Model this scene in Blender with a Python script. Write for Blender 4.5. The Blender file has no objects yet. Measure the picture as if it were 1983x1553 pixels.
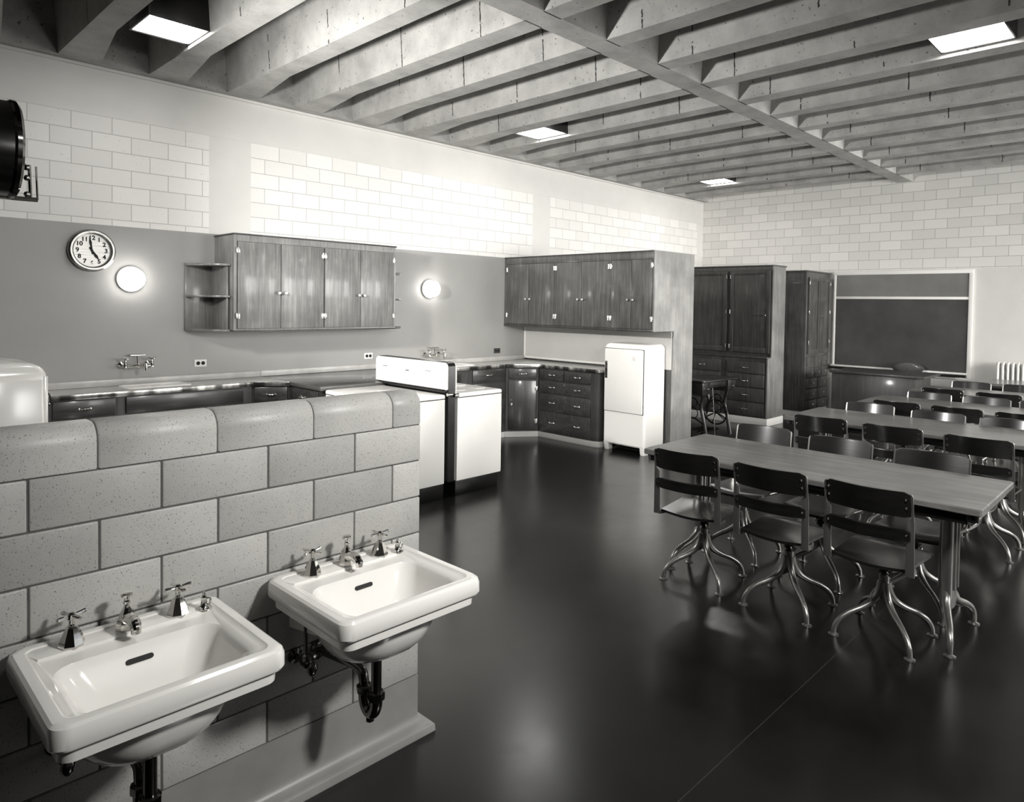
import bpy, bmesh, math, random
from mathutils import Vector, Matrix
random.seed(7)
S = bpy.context.scene
COL = S.collection
PI = math.pi

# ------------------------------------------------------------------ camera
cam_d = bpy.data.cameras.new('camera'); cam = bpy.data.objects.new('camera', cam_d); COL.objects.link(cam)
yaw, pitch, roll = 0.761503179, -0.0275343649, 0.0151951439
FPX, CX, CY = 1350.86, 1036.17, 626.86
cy_, sy_, cp_, sp_, cr_, sr_ = math.cos(yaw), math.sin(yaw), math.cos(pitch), math.sin(pitch), math.cos(roll), math.sin(roll)
fw = Vector((cy_*cp_, sy_*cp_, sp_)); rt0 = Vector((sy_, -cy_, 0)); up0 = rt0.cross(fw)
rt = rt0*cr_ + up0*sr_; up = -rt0*sr_ + up0*cr_
Mc = Matrix((rt, up, -fw)).transposed().to_4x4(); Mc.translation = (0, 0, 1.6)
cam.matrix_world = Mc
cam_d.sensor_width = 36; cam_d.sensor_fit = 'HORIZONTAL'; cam_d.lens = FPX/1983*36
cam_d.shift_x = -(CX-991.5)/1983; cam_d.shift_y = (CY-776.5)/1983
cam_d.clip_start = 0.02
S.camera = cam
S.view_settings.view_transform = 'Standard'; S.view_settings.look = 'None'
S.view_settings.exposure = 0.0; S.view_settings.gamma = 1; S.view_settings.use_curve_mapping = False

# ------------------------------------------------------------------ world and lights
W = bpy.data.worlds.new('daylight'); S.world = W; W.use_nodes = True
W.node_tree.nodes['Background'].inputs[0].default_value = (0.85, 0.9, 1, 1)
W.node_tree.nodes['Background'].inputs[1].default_value = 0.6

def area(name, loc, target, sx, sy, power, spread=PI):
    l = bpy.data.lights.new(name, 'AREA'); l.shape = 'RECTANGLE'; l.size = sx; l.size_y = sy; l.energy = power
    l.color = (1, 0.985, 0.955); l.spread = spread
    o = bpy.data.objects.new(name, l); COL.objects.link(o); o.location = loc
    o.rotation_euler = (Vector(target)-Vector(loc)).to_track_quat('-Z', 'Y').to_euler()
    return o
def spot(name, loc, target, power, size, blend=0.5, radius=0.08):
    l = bpy.data.lights.new(name, 'SPOT'); l.energy = power; l.spot_size = size; l.spot_blend = blend; l.shadow_soft_size = radius
    l.color = (1, 0.985, 0.955)
    o = bpy.data.objects.new(name, l); COL.objects.link(o); o.location = loc
    o.rotation_euler = (Vector(target)-Vector(loc)).to_track_quat('-Z', 'Y').to_euler()
    return o
WIN = [(4.2, 6.4), (6.9, 8.7), (9.2, 10.8)]           # window openings in the right wall (x ranges)
for k, (a, b) in enumerate(WIN):
    area('window_daylight', ((a+b)/2, -3.12, 1.85), ((a+b)/2+(1.0, 1.0, 0.0)[k], 3, 0.6), b-a, 1.7, (85, 95, 160)[k], math.radians((84, 84, 130)[k]))
# photographer's floodlights: one out of frame at the right, one in the lamp housing seen at the left edge
spot('floodlight_beam', (1.95, -0.6, 2.55), (2.7, 2.5, -0.1), 400, math.radians(124), 1.0, 0.16)
spot('spotlight_beam', (0.79, 4.22, 2.35), (5.2, 4.5, 2.2), 790, math.radians(114), 1.0, 0.10)

# ------------------------------------------------------------------ materials
def lin(v):
    v /= 255.0
    return v/12.92 if v <= 0.04045 else ((v+0.055)/1.055)**2.4
def tone(v):                                          # warm print tone of a grey
    a = lin(v); return (a*1.01, a*0.995, a*0.955, 1)
MATS = {}
def new_mat(name, v, rough=0.5, metal=0.0, spec=0.5, coat=0.0):
    m = bpy.data.materials.new(name); m.use_nodes = True
    b = m.node_tree.nodes['Principled BSDF']
    b.inputs['Base Color'].default_value = tone(v); b.inputs['Roughness'].default_value = rough
    b.inputs['Metallic'].default_value = metal; b.inputs['Specular IOR Level'].default_value = spec
    b.inputs['Coat Weight'].default_value = coat; b.inputs['Coat Roughness'].default_value = 0.12
    MATS[name] = m
    return m, m.node_tree, b
def N(t, kind, **kw):
    n = t.nodes.new(kind)
    for k, v in kw.items():
        if k in n.inputs: n.inputs[k].default_value = v
        else: setattr(n, k, v)
    return n
def coords(t, scale=(1, 1, 1), loc=(0, 0, 0), rot=(0, 0, 0)):
    c = N(t, 'ShaderNodeTexCoord'); m = N(t, 'ShaderNodeMapping')
    m.inputs['Scale'].default_value = scale; m.inputs['Location'].default_value = loc; m.inputs['Rotation'].default_value = rot
    t.links.new(c.outputs['Object'], m.inputs['Vector']); return m.outputs[0]
def ramp(t, src, stops):
    r = N(t, 'ShaderNodeValToRGB'); e = r.color_ramp.elements
    while len(e) < len(stops): e.new(0.5)
    for i, (p, c) in enumerate(stops):
        e[i].position = p; e[i].color = c if isinstance(c, tuple) else tone(c)
    t.links.new(src, r.inputs[0]); return r.outputs[0]
def noise(t, vec, scale, detail=4, rough=0.55):
    n = N(t, 'ShaderNodeTexNoise'); n.inputs['Scale'].default_value = scale; n.inputs['Detail'].default_value = detail
    n.inputs['Roughness'].default_value = rough; t.links.new(vec, n.inputs['Vector']); return n.outputs['Fac']
def bump(t, b, h, strength, dist=0.01):
    n = N(t, 'ShaderNodeBump'); n.inputs['Strength'].default_value = strength; n.inputs['Distance'].default_value = dist
    t.links.new(h, n.inputs['Height']); t.links.new(n.outputs[0], b.inputs['Normal'])
def mix(t, fac, a, b, mode='MIX'):
    n = N(t, 'ShaderNodeMix', data_type='RGBA', blend_type=mode)
    if isinstance(fac, float): n.inputs[0].default_value = fac
    else: t.links.new(fac, n.inputs[0])
    for s, i in ((a, 6), (b, 7)):
        if isinstance(s, tuple): n.inputs[i].default_value = s
        else: t.links.new(s, n.inputs[i])
    return n.outputs[2]

def wood(name, dark, light, axis='z', rough=0.35, coat=0.35, s=1.0):
    m, t, b = new_mat(name, light, rough, coat=coat)
    hi, lo = 26*s, 1.6*s
    sc = {'z': (hi, hi, lo), 'x': (lo, hi, hi), 'y': (hi, lo, hi)}[axis]
    v = coords(t, sc)
    n1 = noise(t, v, 1.6, 5, 0.65)
    v2 = coords(t, (2.5, 2.5, 2.5)); n2 = noise(t, v2, 1.5, 4)
    c = ramp(t, n1, [(0.32, dark), (0.55, (dark+light)/2), (0.72, light)])
    c2 = ramp(t, n2, [(0.3, (0.62, 0.62, 0.62, 1)), (0.7, (1, 1, 1, 1))])
    t.links.new(mix(t, 1.0, c, c2, 'MULTIPLY'), b.inputs['Base Color'])
    bump(t, b, n1, 0.05)
    return m
wood('cabinet_wood', 78, 124, 'z', 0.32, 0.3)
wood('cabinet_wood_mid', 112, 162, 'z', 0.36, 0.3)
wood('cabinet_wood_sidelit', 150, 182, 'z', 0.4, 0.15)  # side light on the divider end panel put into the wood tone
wood('base_wood', 48, 84, 'z', 0.33, 0.3)
wood('drawer_wood', 48, 84, 'x', 0.33, 0.3)
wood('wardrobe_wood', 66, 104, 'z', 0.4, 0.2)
wood('wardrobe_wood_sidelit', 112, 152, 'z', 0.42, 0.15)  # lighter copy of the wardrobe wood, side light painted in
wood('table_wood', 88, 150, 'y', 0.3, 0.3, 0.8)
wood('chair_wood', 18, 34, 'y', 0.32, 0.7); MATS['chair_wood'].node_tree.nodes['Principled BSDF'].inputs['Coat Roughness'].default_value = 0.17
wood('desk_wood', 54, 82, 'z', 0.4, 0.2)
wood('sewing_wood', 24, 46, 'x', 0.3, 0.4)
wood('block_top_wood', 84, 108, 'x', 0.22, 0.5)

def plain(name, v, rough, metal=0.0, spec=0.5, coat=0.0, var=0.06, scale=3.0):
    m, t, b = new_mat(name, v, rough, metal, spec, coat)
    n = noise(t, coords(t), scale, 5)
    a = max(0, v*(1-var)); c = min(255, v*(1+var))
    t.links.new(ramp(t, n, [(0.3, a), (0.7, c)]), b.inputs['Base Color'])
    return m
plain('plaster', 222, 0.6, var=0.015)
plain('wainscot_paint', 158, 0.42, var=0.03, scale=1.3)
plain('white_paint', 240, 0.45, var=0.01)
plain('alcove_paint', 200, 0.5, var=0.02)
plain('cove_base', 205, 0.5, var=0.03)
plain('enamel', 250, 0.18, coat=0.4, var=0.005)
plain('porcelain', 238, 0.12, coat=0.6, var=0.01)
plain('black_enamel', 20, 0.25, var=0.1)
plain('black_iron', 14, 0.3, var=0.2, scale=10)
plain('chrome', 215, 0.09, 1.0, var=0.02)
plain('dark_chrome', 120, 0.12, 1.0, var=0.05)
plain('nickel', 225, 0.25, 1.0, var=0.02)
plain('brushed_steel', 170, 0.32, 1.0, var=0.1, scale=20)
plain('steel_paint', 150, 0.3, 0.85, var=0.05)
plain('counter_top', 190, 0.3, var=0.05, scale=9)
plain('slate', 62, 0.55, var=0.18, scale=2.2)
plain('tack_board', 122, 0.7, var=0.06)
plain('leather', 70, 0.35, coat=0.2)
plain('dark_slot', 12, 0.7)
plain('bounce_absorber', 60, 0.8)  # dark tone for the unseen near wall, added to lessen fill light
plain('shaded_ceiling_slab', 70, 0.85)  # shade of the joist recesses put into the slab colour
plain('radiator_paint', 225, 0.4)
plain('mortar', 92, 0.85, var=0.1, scale=30)
plain('aluminium_edge', 215, 0.3, 0.9, var=0.03)

m, t, b = new_mat('metal_counter_edge', 210, 0.22, 0.9)   # polished metal nosing, tone varying in patches
n = noise(t, coords(t, (7, 7, 1)), 1.0, 2)
t.links.new(ramp(t, n, [(0.42, 95), (0.5, 170), (0.58, 235)]), b.inputs['Base Color'])

# floor: near black waxed linoleum
m, t, b = new_mat('floor_linoleum', 20, 0.3)
v = coords(t); n = noise(t, v, 2.2, 8, 0.65); n2 = noise(t, coords(t, (6, 18, 6)), 2.0, 6, 0.7)
base = mix(t, 0.5, ramp(t, n, [(0.3, 13), (0.7, 23)]), ramp(t, n2, [(0.35, 13), (0.7, 23)]))
sx = N(t, 'ShaderNodeSeparateXYZ'); t.links.new(v, sx.inputs[0])
d = N(t, 'ShaderNodeMath', operation='COMPARE'); t.links.new(sx.outputs['Y'], d.inputs[0]); d.inputs[1].default_value = 1.175; d.inputs[2].default_value = 0.002
t.links.new(mix(t, d.outputs[0], base, tone(44)), b.inputs['Base Color'])
rr = N(t, 'ShaderNodeMapRange'); t.links.new(n, rr.inputs[0]); rr.inputs[1].default_value = 0.3; rr.inputs[2].default_value = 0.7
rr.inputs[3].default_value = 0.2; rr.inputs[4].default_value = 0.27
t.links.new(rr.outputs[0], b.inputs['Roughness']); bump(t, b, n2, 0.02)

# board-formed painted concrete, with pour joints every 0.96 m along the joists
m, t, b = new_mat('concrete', 190, 0.75)
v = coords(t); n = noise(t, v, 4, 6, 0.6); n2 = noise(t, v, 40, 3)
c = ramp(t, n, [(0.3, 148), (0.7, 182)])
pit = ramp(t, n2, [(0.29, 60), (0.345, (1, 1, 1, 1))])
sx = N(t, 'ShaderNodeSeparateXYZ'); t.links.new(v, sx.inputs[0])
wob = N(t, 'ShaderNodeMath', operation='MULTIPLY_ADD'); t.links.new(n2, wob.inputs[0]); wob.inputs[1].default_value = 0.02; t.links.new(sx.outputs['Y'], wob.inputs[2])
md = N(t, 'ShaderNodeMath', operation='PINGPONG'); t.links.new(wob.outputs[0], md.inputs[0]); md.inputs[1].default_value = 0.46
lt = N(t, 'ShaderNodeMath', operation='LESS_THAN'); t.links.new(md.outputs[0], lt.inputs[0]); lt.inputs[1].default_value = 0.0055
geo = N(t, 'ShaderNodeNewGeometry'); sg = N(t, 'ShaderNodeSeparateXYZ'); t.links.new(geo.outputs['Normal'], sg.inputs[0])
ab = N(t, 'ShaderNodeMath', operation='ABSOLUTE'); t.links.new(sg.outputs['Z'], ab.inputs[0])
l2 = N(t, 'ShaderNodeMath', operation='LESS_THAN'); t.links.new(ab.outputs[0], l2.inputs[0]); l2.inputs[1].default_value = 0.5
ml = N(t, 'ShaderNodeMath', operation='MULTIPLY'); t.links.new(lt.outputs[0], ml.inputs[0]); t.links.new(l2.outputs[0], ml.inputs[1])
nf = noise(t, coords(t, (1, 1, 3)), 3, 2)
ng = N(t, 'ShaderNodeMath', operation='GREATER_THAN'); t.links.new(nf, ng.inputs[0]); ng.inputs[1].default_value = 0.47
m2 = N(t, 'ShaderNodeMath', operation='MULTIPLY'); t.links.new(ml.outputs[0], m2.inputs[0]); t.links.new(ng.outputs[0], m2.inputs[1])
cc = mix(t, 0.8, c, mix(t, 1.0, c, pit, 'MULTIPLY'))
t.links.new(mix(t, m2.outputs[0], cc, tone(45)), b.inputs['Base Color'])
bump(t, b, n, 0.12)

def block_mat(name, axes, ox, oz, wv, lo, hi, mort):     # painted block in running bond
    m, t, b = new_mat(name, hi, 0.55)
    c = N(t, 'ShaderNodeTexCoord'); s = N(t, 'ShaderNodeSeparateXYZ'); t.links.new(c.outputs['Object'], s.inputs[0])
    cb = N(t, 'ShaderNodeCombineXYZ')
    for src, dst, off in ((axes[0], 'X', ox), (axes[1], 'Y', oz)):
        a = N(t, 'ShaderNodeMath', operation='ADD'); t.links.new(s.outputs[src], a.inputs[0]); a.inputs[1].default_value = off
        t.links.new(a.outputs[0], cb.inputs[dst])
    k = N(t, 'ShaderNodeTexBrick'); t.links.new(cb.outputs[0], k.inputs['Vector'])
    k.inputs['Scale'].default_value = 1; k.inputs['Brick Width'].default_value = wv; k.inputs['Row Height'].default_value = 0.1375
    k.inputs['Mortar Size'].default_value = 0.0032; k.inputs['Mortar Smooth'].default_value = 0.15
    k.inputs['Color1'].default_value = tone(lo); k.inputs['Color2'].default_value = tone(hi); k.inputs['Mortar'].default_value = tone(mort)
    n = noise(t, coords(t), 60, 3); sp = ramp(t, n, [(0.26, (0.8, 0.8, 0.8, 1)), (0.34, (1, 1, 1, 1))])
    t.links.new(mix(t, 1.0, k.outputs['Color'], sp, 'MULTIPLY'), b.inputs['Base Color'])
    inv = N(t, 'ShaderNodeMath', operation='SUBTRACT'); inv.inputs[0].default_value = 1; t.links.new(k.outputs['Fac'], inv.inputs[1])
    bump(t, b, inv.outputs[0], 0.6, 0.004)
    return m
block_mat('painted_block_left', ('X', 'Z'), -1.742+0.284*10, -3.065+0.1375*30, 0.284, 230, 240, 190)
block_mat('painted_block_far', ('Y', 'Z'), -3.476+0.293*20, -3.44+0.1375*30, 0.293, 222, 236, 178)

# speckled glazed block of the low wall; the tint of each block is a face attribute
m, t, b = new_mat('glazed_block', 180, 0.42)
at = N(t, 'ShaderNodeAttribute', attribute_name='tint')
v = coords(t); n = noise(t, v, 260, 2, 0.5); n2 = noise(t, v, 9, 4)
sp = ramp(t, n, [(0.30, (0.3, 0.3, 0.29, 1)), (0.375, (1, 1, 1, 1))])
c0 = ramp(t, at.outputs['Fac'], [(0.0, 166), (1.0, 198)])
c1 = mix(t, 1.0, c0, sp, 'MULTIPLY')
t.links.new(mix(t, 1.0, c1, ramp(t, n2, [(0.3, (0.9, 0.9, 0.9, 1)), (0.7, (1, 1, 1, 1))]), 'MULTIPLY'), b.inputs['Base Color'])
bump(t, b, n, 0.04)
plain('cement_base', 138, 0.4, var=0.06, scale=6)

def emit(name, strength, c=(1, 0.985, 0.96, 1)):
    m = bpy.data.materials.new(name); m.use_nodes = True; b = m.node_tree.nodes['Principled BSDF']
    b.inputs['Base Color'].default_value = (0.8, 0.8, 0.78, 1)
    b.inputs['Emission Color'].default_value = c; b.inputs['Emission Strength'].default_value = strength; MATS[name] = m
emit('lit_diffuser', 26.0)
emit('lit_globe', 14.0)
emit('lit_lens', 150.0)
m, t, b = new_mat('clock_dial', 222, 0.3, 0.25)
n = noise(t, coords(t, (1.5, 1, 60)), 3, 3); t.links.new(ramp(t, n, [(0.3, 190), (0.7, 235)]), b.inputs['Base Color'])
m, t, b = new_mat('window_glass', 240, 0.05); b.inputs['Transmission Weight'].default_value = 1.0

# ------------------------------------------------------------------ mesh helpers
def nb(): return bmesh.new()
def box(bm, x0, x1, y0, y1, z0, z1, bev=0.0, seg=2, M=None):
    if x0 > x1: x0, x1 = x1, x0
    if y0 > y1: y0, y1 = y1, y0
    if z0 > z1: z0, z1 = z1, z0
    vs = [bm.verts.new((x, y, z)) for z in (z0, z1) for x, y in ((x0, y0), (x1, y0), (x1, y1), (x0, y1))]
    fs = [bm.faces.new([vs[i] for i in f]) for f in ((3, 2, 1, 0), (4, 5, 6, 7), (0, 1, 5, 4), (1, 2, 6, 5), (2, 3, 7, 6), (3, 0, 4, 7))]
    geom = vs
    if bev > 0:
        es = list({e for f in fs for e in f.edges})
        r = bmesh.ops.bevel(bm, geom=es, offset=bev, segments=seg, profile=0.5, affect='EDGES')
        geom = list({v for f in r['faces'] for v in f.verts} | {v for v in vs if v.is_valid})
    if M: bmesh.ops.transform(bm, matrix=M, verts=geom)
    return geom
def prism(bm, pts, z0, z1, axis='z', bev=0.0, seg=2):
    def P(a, b, c): return {'z': (a, b, c), 'x': (c, a, b), 'y': (a, c, b)}[axis]
    lo = [bm.verts.new(P(a, b, z0)) for a, b in pts]; hi = [bm.verts.new(P(a, b, z1)) for a, b in pts]
    n = len(pts); fs = [bm.faces.new(lo[::-1]), bm.faces.new(hi)]
    for i in range(n): fs.append(bm.faces.new((lo[i], lo[(i+1) % n], hi[(i+1) % n], hi[i])))
    bmesh.ops.recalc_face_normals(bm, faces=fs)
    if bev > 0:
        es = list(set(fs[0].edges) | set(fs[1].edges))
        bmesh.ops.bevel(bm, geom=es, offset=bev, segments=seg, profile=0.5, affect='EDGES')
def lathe(bm, prof, loc=(0, 0, 0), axis='z', seg=24, d=None):
    """prof: list of (radius, height)"""
    M = Matrix.Identity(4)
    if axis == 'x': M = Matrix.Rotation(PI/2, 4, 'Y')
    if axis == 'y': M = Matrix.Rotation(-PI/2, 4, 'X')
    if d is not None: M = Vector(d).to_track_quat('Z', 'Y').to_matrix().to_4x4()
    M = Matrix.Translation(loc) @ M
    rings = []
    for r, h in prof:
        if r < 1e-6: rings.append([bm.verts.new(M @ Vector((0, 0, h)))])
        else: rings.append([bm.verts.new(M @ Vector((r*math.cos(2*PI*i/seg), r*math.sin(2*PI*i/seg), h))) for i in range(seg)])
    fs = []
    for a, b in zip(rings, rings[1:]):
        for i in range(seg):
            j = (i+1) % seg
            if len(a) == 1 and len(b) == 1: continue
            if len(a) == 1: fs.append(bm.faces.new((a[0], b[i], b[j])))
            elif len(b) == 1: fs.append(bm.faces.new((a[i], a[j], b[0])))
            else: fs.append(bm.faces.new((a[i], a[j], b[j], b[i])))
    if len(rings[0]) > 1: fs.append(bm.faces.new(rings[0][::-1]))
    if len(rings[-1]) > 1: fs.append(bm.faces.new(rings[-1]))
    bmesh.ops.recalc_face_normals(bm, faces=fs)
def cyl(bm, loc, r, h, axis='z', seg=24, d=None, ch=0.0):
    ch = ch or min(r, h)*0.12
    lathe(bm, [(r-ch, 0), (r, ch), (r, h-ch), (r-ch, h)], loc, axis, seg, d)
def smooth_path(pts, n=6):
    P = [Vector(p) for p in pts]; out = []
    Q = [P[0]*2-P[1]] + P + [P[-1]*2-P[-2]]
    for i in range(1, len(Q)-2):
        for k in range(n):
            u = k/n; a, b, c, d = Q[i-1:i+3]
            out.append(0.5*((2*b)+(c-a)*u+(2*a-5*b+4*c-d)*u*u+(3*b-a-3*c+d)*u**3))
    out.append(P[-1]); return out
def tube(bm, pts, rad, seg=12, flat=1.0, capped=True):
    P = [Vector(p) for p in pts]; n = len(P)
    R = rad if isinstance(rad, (list, tuple)) else [rad]*n
    if len(R) != n: R = [R[0] + (R[-1]-R[0])*i/(n-1) for i in range(n)]
    T = []
    for i in range(n):
        d = (P[min(i+1, n-1)]-P[max(i-1, 0)]); T.append(d.normalized())
    u = T[0].orthogonal().normalized(); rings = []
    for i in range(n):
        u = (u - T[i]*u.dot(T[i])).normalized(); w = T[i].cross(u)
        rings.append([bm.verts.new(P[i] + u*(R[i]*math.cos(2*PI*k/seg)) + w*(R[i]*flat*math.sin(2*PI*k/seg))) for k in range(seg)])
    fs = []
    for a, b in zip(rings, rings[1:]):
        for k in range(seg): fs.append(bm.faces.new((a[k], a[(k+1) % seg], b[(k+1) % seg], b[k])))
    if capped: fs.append(bm.faces.new(rings[0][::-1])); fs.append(bm.faces.new(rings[-1]))
    bmesh.ops.recalc_face_normals(bm, faces=fs)
def sphere(bm, c, r, seg=20, sc=(1, 1, 1)):
    bmesh.ops.create_uvsphere(bm, u_segments=seg, v_segments=max(6, seg//2), radius=r, matrix=Matrix.Translation(c) @ Matrix.Diagonal((*sc, 1)))
def loft(bm, rings, close_first=True, close_last=True, cyclic=True):
    V = [[bm.verts.new(p) for p in r] for r in rings]; n = len(V[0]); fs = []
    for a, b in zip(V, V[1:]):
        for i in range(n if cyclic else n-1):
            j = (i+1) % n; fs.append(bm.faces.new((a[i], a[j], b[j], b[i])))
    if close_first: fs.append(bm.faces.new(V[0][::-1]))
    if close_last: fs.append(bm.faces.new(V[-1]))
    bmesh.ops.recalc_face_normals(bm, faces=fs)
def rrect(cx, cy, hx, hy, r, z, k=8):
    out = []
    for (sx, sy, a0) in ((1, 1, 0), (-1, 1, PI/2), (-1, -1, PI), (1, -1, 1.5*PI)):
        for i in range(k+1):
            a = a0 + PI/2*i/k; out.append((cx+sx*(hx-r)+r*math.cos(a), cy+sy*(hy-r)+r*math.sin(a), z))
    return out
def circ2(cx, cy, r, a0, a1, n): return [(cx+r*math.cos(a0+(a1-a0)*i/n), cy+r*math.sin(a0+(a1-a0)*i/n)) for i in range(n+1)]

OFF = {}
def finish(me, ang=35):
    for p in me.polygons: p.use_smooth = True
    me.set_sharp_from_angle(angle=math.radians(ang))
def obj(name, bm, mat, parent=None, ang=35, local=False, label=None, mats=None):
    """one mesh object. Shapes are given in room coordinates unless local; they are shifted to the parent's base"""
    off = OFF.get(parent, Vector((0, 0, 0))) if parent else Vector((0, 0, 0))
    if parent and not local: bmesh.ops.translate(bm, verts=bm.verts, vec=-off)
    me = bpy.data.meshes.new(name); bm.to_mesh(me); bm.free(); finish(me, ang)
    for mm in (mats or [mat]): me.materials.append(MATS[mm])
    o = bpy.data.objects.new(name, me); COL.objects.link(o)
    if parent: o.parent = parent; OFF[o] = off
    if label: o['label'] = label
    return o
def tag(o, label, cat, group=None, kind=None):
    if label: o['label'] = label
    if cat: o['category'] = cat
    if group: o['group'] = group
    if kind: o['kind'] = kind
    return o
def thing(name, label, cat, loc=(0, 0, 0), rotz=0, group=None):
    o = bpy.data.objects.new(name, None); COL.objects.link(o); o.location = loc; o.rotation_euler = (0, 0, rotz)
    o.empty_display_size = 0.1; OFF[o] = Vector(loc); return tag(o, label, cat, group)
def struct(name, bm, mat, ang=35, mats=None):
    o = obj(name, bm, mat, None, ang, mats=mats); o['kind'] = 'structure'; return o
def dup(o, parent=None):
    c = o.copy(); COL.objects.link(c)
    if parent: c.parent = parent
    for ch in list(o.children): dup(ch, c)
    return c
def qb(name, mat, parent, *boxes, bev=0.002, label=None):
    bm = nb()
    for b_ in boxes: box(bm, *b_, bev=bev)
    return obj(name, bm, mat, parent, label=label)

# ------------------------------------------------------------------ the room
YW, XW, ZC = 6.44, 11.03, 3.45          # left wall plane, far wall plane, joist soffit
XN, YR = -2.4, -3.0
bm = nb(); box(bm, XN, XW+0.2, YR, YW+0.2, -0.1, 0); struct('floor', bm, 'floor_linoleum')

# left wall: plaster beam, block panels between flush piers, painted wainscot
bm = nb()
def quad_y(x0, x1, z0, z1, mi, y=YW):
    f = bm.faces.new([bm.verts.new(p) for p in ((x0, y, z0), (x1, y, z0), (x1, y, z1), (x0, y, z1))]); f.material_index = mi
box(bm, XN, XW+0.2, YW+0.01, YW+0.2, 0, 4.0)
xs = [XN, 2.509, 2.888, 6.678, 7.02, 10.85, XW]
for i in range(6): quad_y(xs[i], xs[i+1], 2.19, 3.065, 0 if i % 2 == 0 else 1)
quad_y(XN, XW, 3.065, 4.0, 1); quad_y(XN, XW, 0, 2.19, 2)
for v in bm.verts:
    if abs(v.co.y-YW) < 1e-6: pass
struct('wall_left', bm, None, mats=['painted_block_left', 'plaster', 'wainscot_paint'])
bm = nb(); box(bm, XN, XW, 6.412, YW-0.0005, 3.425, 3.449, 0.004); box(bm, XN, XW, YW-0.006, YW-0.0005, 3.060, 3.070, 0.001)
struct('trim_1', bm, 'plaster')

# far wall: block above a plastered dado, with the chalkboard on it
bm = nb(); box(bm, XW+0.01, XW+0.2, YR, YW, 0, 4.0)
for z0, z1, mi in ((2.185, 4.0, 0), (0, 2.185, 1)):
    f = bm.faces.new([bm.verts.new(p) for p in ((XW, YW, z0), (XW, YR, z0), (XW, YR, z1), (XW, YW, z1))]); f.material_index = mi
struct('wall_far', bm, None, mats=['painted_block_far', 'plaster'])
# unseen near wall behind the camera, made dark to soak up bounce light
bm = nb(); box(bm, XN-0.2, XN, YR-0.2, YW+0.2, 0, 4.0); struct('wall_near', bm, 'bounce_absorber')
# right wall with three windows
bm = nb(); edges = [XN] + [e for w in WIN for e in w] + [XW+0.2]
for i in range(0, len(edges), 2): box(bm, edges[i], edges[i+1], YR-0.2, YR, 0, 4.0)
for a, b_ in WIN: box(bm, a, b_, YR-0.2, YR, 0, 0.95); box(bm, a, b_, YR-0.2, YR, 2.75, 4.0)
struct('wall_right', bm, 'wainscot_paint')
for k, (a, b_) in enumerate(WIN):
    bm = nb(); f = 0.05
    for bb in ((a, b_, 0.95, 0.95+f), (a, b_, 2.75-f, 2.75), (a, a+f, 0.95, 2.75), (b_-f, b_, 0.95, 2.75), ((a+b_)/2-0.02, (a+b_)/2+0.02, 0.95, 2.75), (a, b_, 1.83, 1.87)):
        box(bm, bb[0], bb[1], YR-0.08, YR-0.03, bb[2], bb[3], 0.004)
    w = struct('window_%d' % (k+1), bm, 'white_paint')
# ceiling: slab, joists with flared ends, girder
bm = nb()
ZT = ZC+0.44
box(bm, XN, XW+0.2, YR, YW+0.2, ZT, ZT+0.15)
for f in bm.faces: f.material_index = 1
box(bm, XN, XW, 6.335, YW+0.1, ZC, ZT+0.02)
def joist(xn, y0, y1, flare_hi, wb=0.165):
    t0 = 0.028
    def sec(y, wn, wf):    # near edge, far edge
        return [(xn-wn, y, ZC), (xn+wb+wf, y, ZC), (xn+wb+wf+t0, y, ZT+0.01), (xn-wn-t0, y, ZT+0.01)]
    L = [sec(y0, 0, 0)]
    if flare_hi: L += [sec(y1-0.85, 0, 0), sec(y1, 0.0, 0.125)]
    else: L += [sec(y1, 0, 0)]
    loft(bm, L)
XJ = [3.26+0.637*k for k in range(-8, 12)]
for xj in XJ:
    if xj > XW-0.1: continue
    joist(xj + 0.0, 3.24, 6.34, True)
    joist(xj - 0.02, YR, 3.06, False)
loft(bm, [[(x, 3.05, ZC), (x, 3.25, ZC), (x, 3.32, ZT+0.01), (x, 3.02, ZT+0.01)] for x in (XN, XW+0.05)])
struct('ceiling', bm, None, mats=['concrete', 'shaded_ceiling_slab'])

# ------------------------------------------------------------------ low block wall
PY, PT, PX1 = 2.076, 0.135, 1.572
lw = nb(); tl = lw.faces.layers.float.new('tint')
def tinted(fn, tint=None):
    before = set(lw.faces); fn(); tv = random.random() if tint is None else tint
    for f in lw.faces:
        if f not in before: f[tl] = tv
Z0B = 0.212; CH = 0.1341
for r in range(7):
    z0 = Z0B + CH*r; z1 = z0+CH
    j0 = 1.4505 if r % 2 == 1 else 1.296
    edges = [PX1]; x = j0
    while x > -1.2: edges.append(x); x -= 0.3065
    edges.append(-1.25)
    for a, b_ in zip(edges[1:], edges[:-1]):
        tinted(lambda: box(lw, a+0.0022, b_-(0.0022 if b_ != PX1 else 0), PY, PY+PT, z0+0.0022, z1-0.0022, 0.004, 2))
edges = [PX1]; x = 1.4505
while x > -1.2: edges.append(x); x -= 0.3075
edges.append(-1.25)
R = 0.052
prof = [(PY, 1.1529), (PY, 1.274-R)] + circ2(PY+R, 1.274-R, R, PI, PI/2, 8)[1:] + circ2(PY+PT-R, 1.274-R, R, PI/2, 0, 8) + [(PY+PT, 1.1529)]
for a, b_ in zip(edges[1:], edges[:-1]):
    def cop():
        aa, bb = a+0.002, b_-(0.002 if b_ != PX1 else 0)
        def ring(x, s):
            cyc, czc = PY+PT/2, 1.213
            return [(x, cyc+(p[0]-cyc)*s, czc+(p[1]-czc)*s) for p in prof]
        loft(lw, [ring(aa, 0.955), ring(aa+0.004, 1), ring(bb-0.004, 1), ring(bb, 0.955)])
    tinted(cop, 0.3+0.7*random.random())
cy0 = PY+PT/2
before = set(lw.faces)
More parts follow.
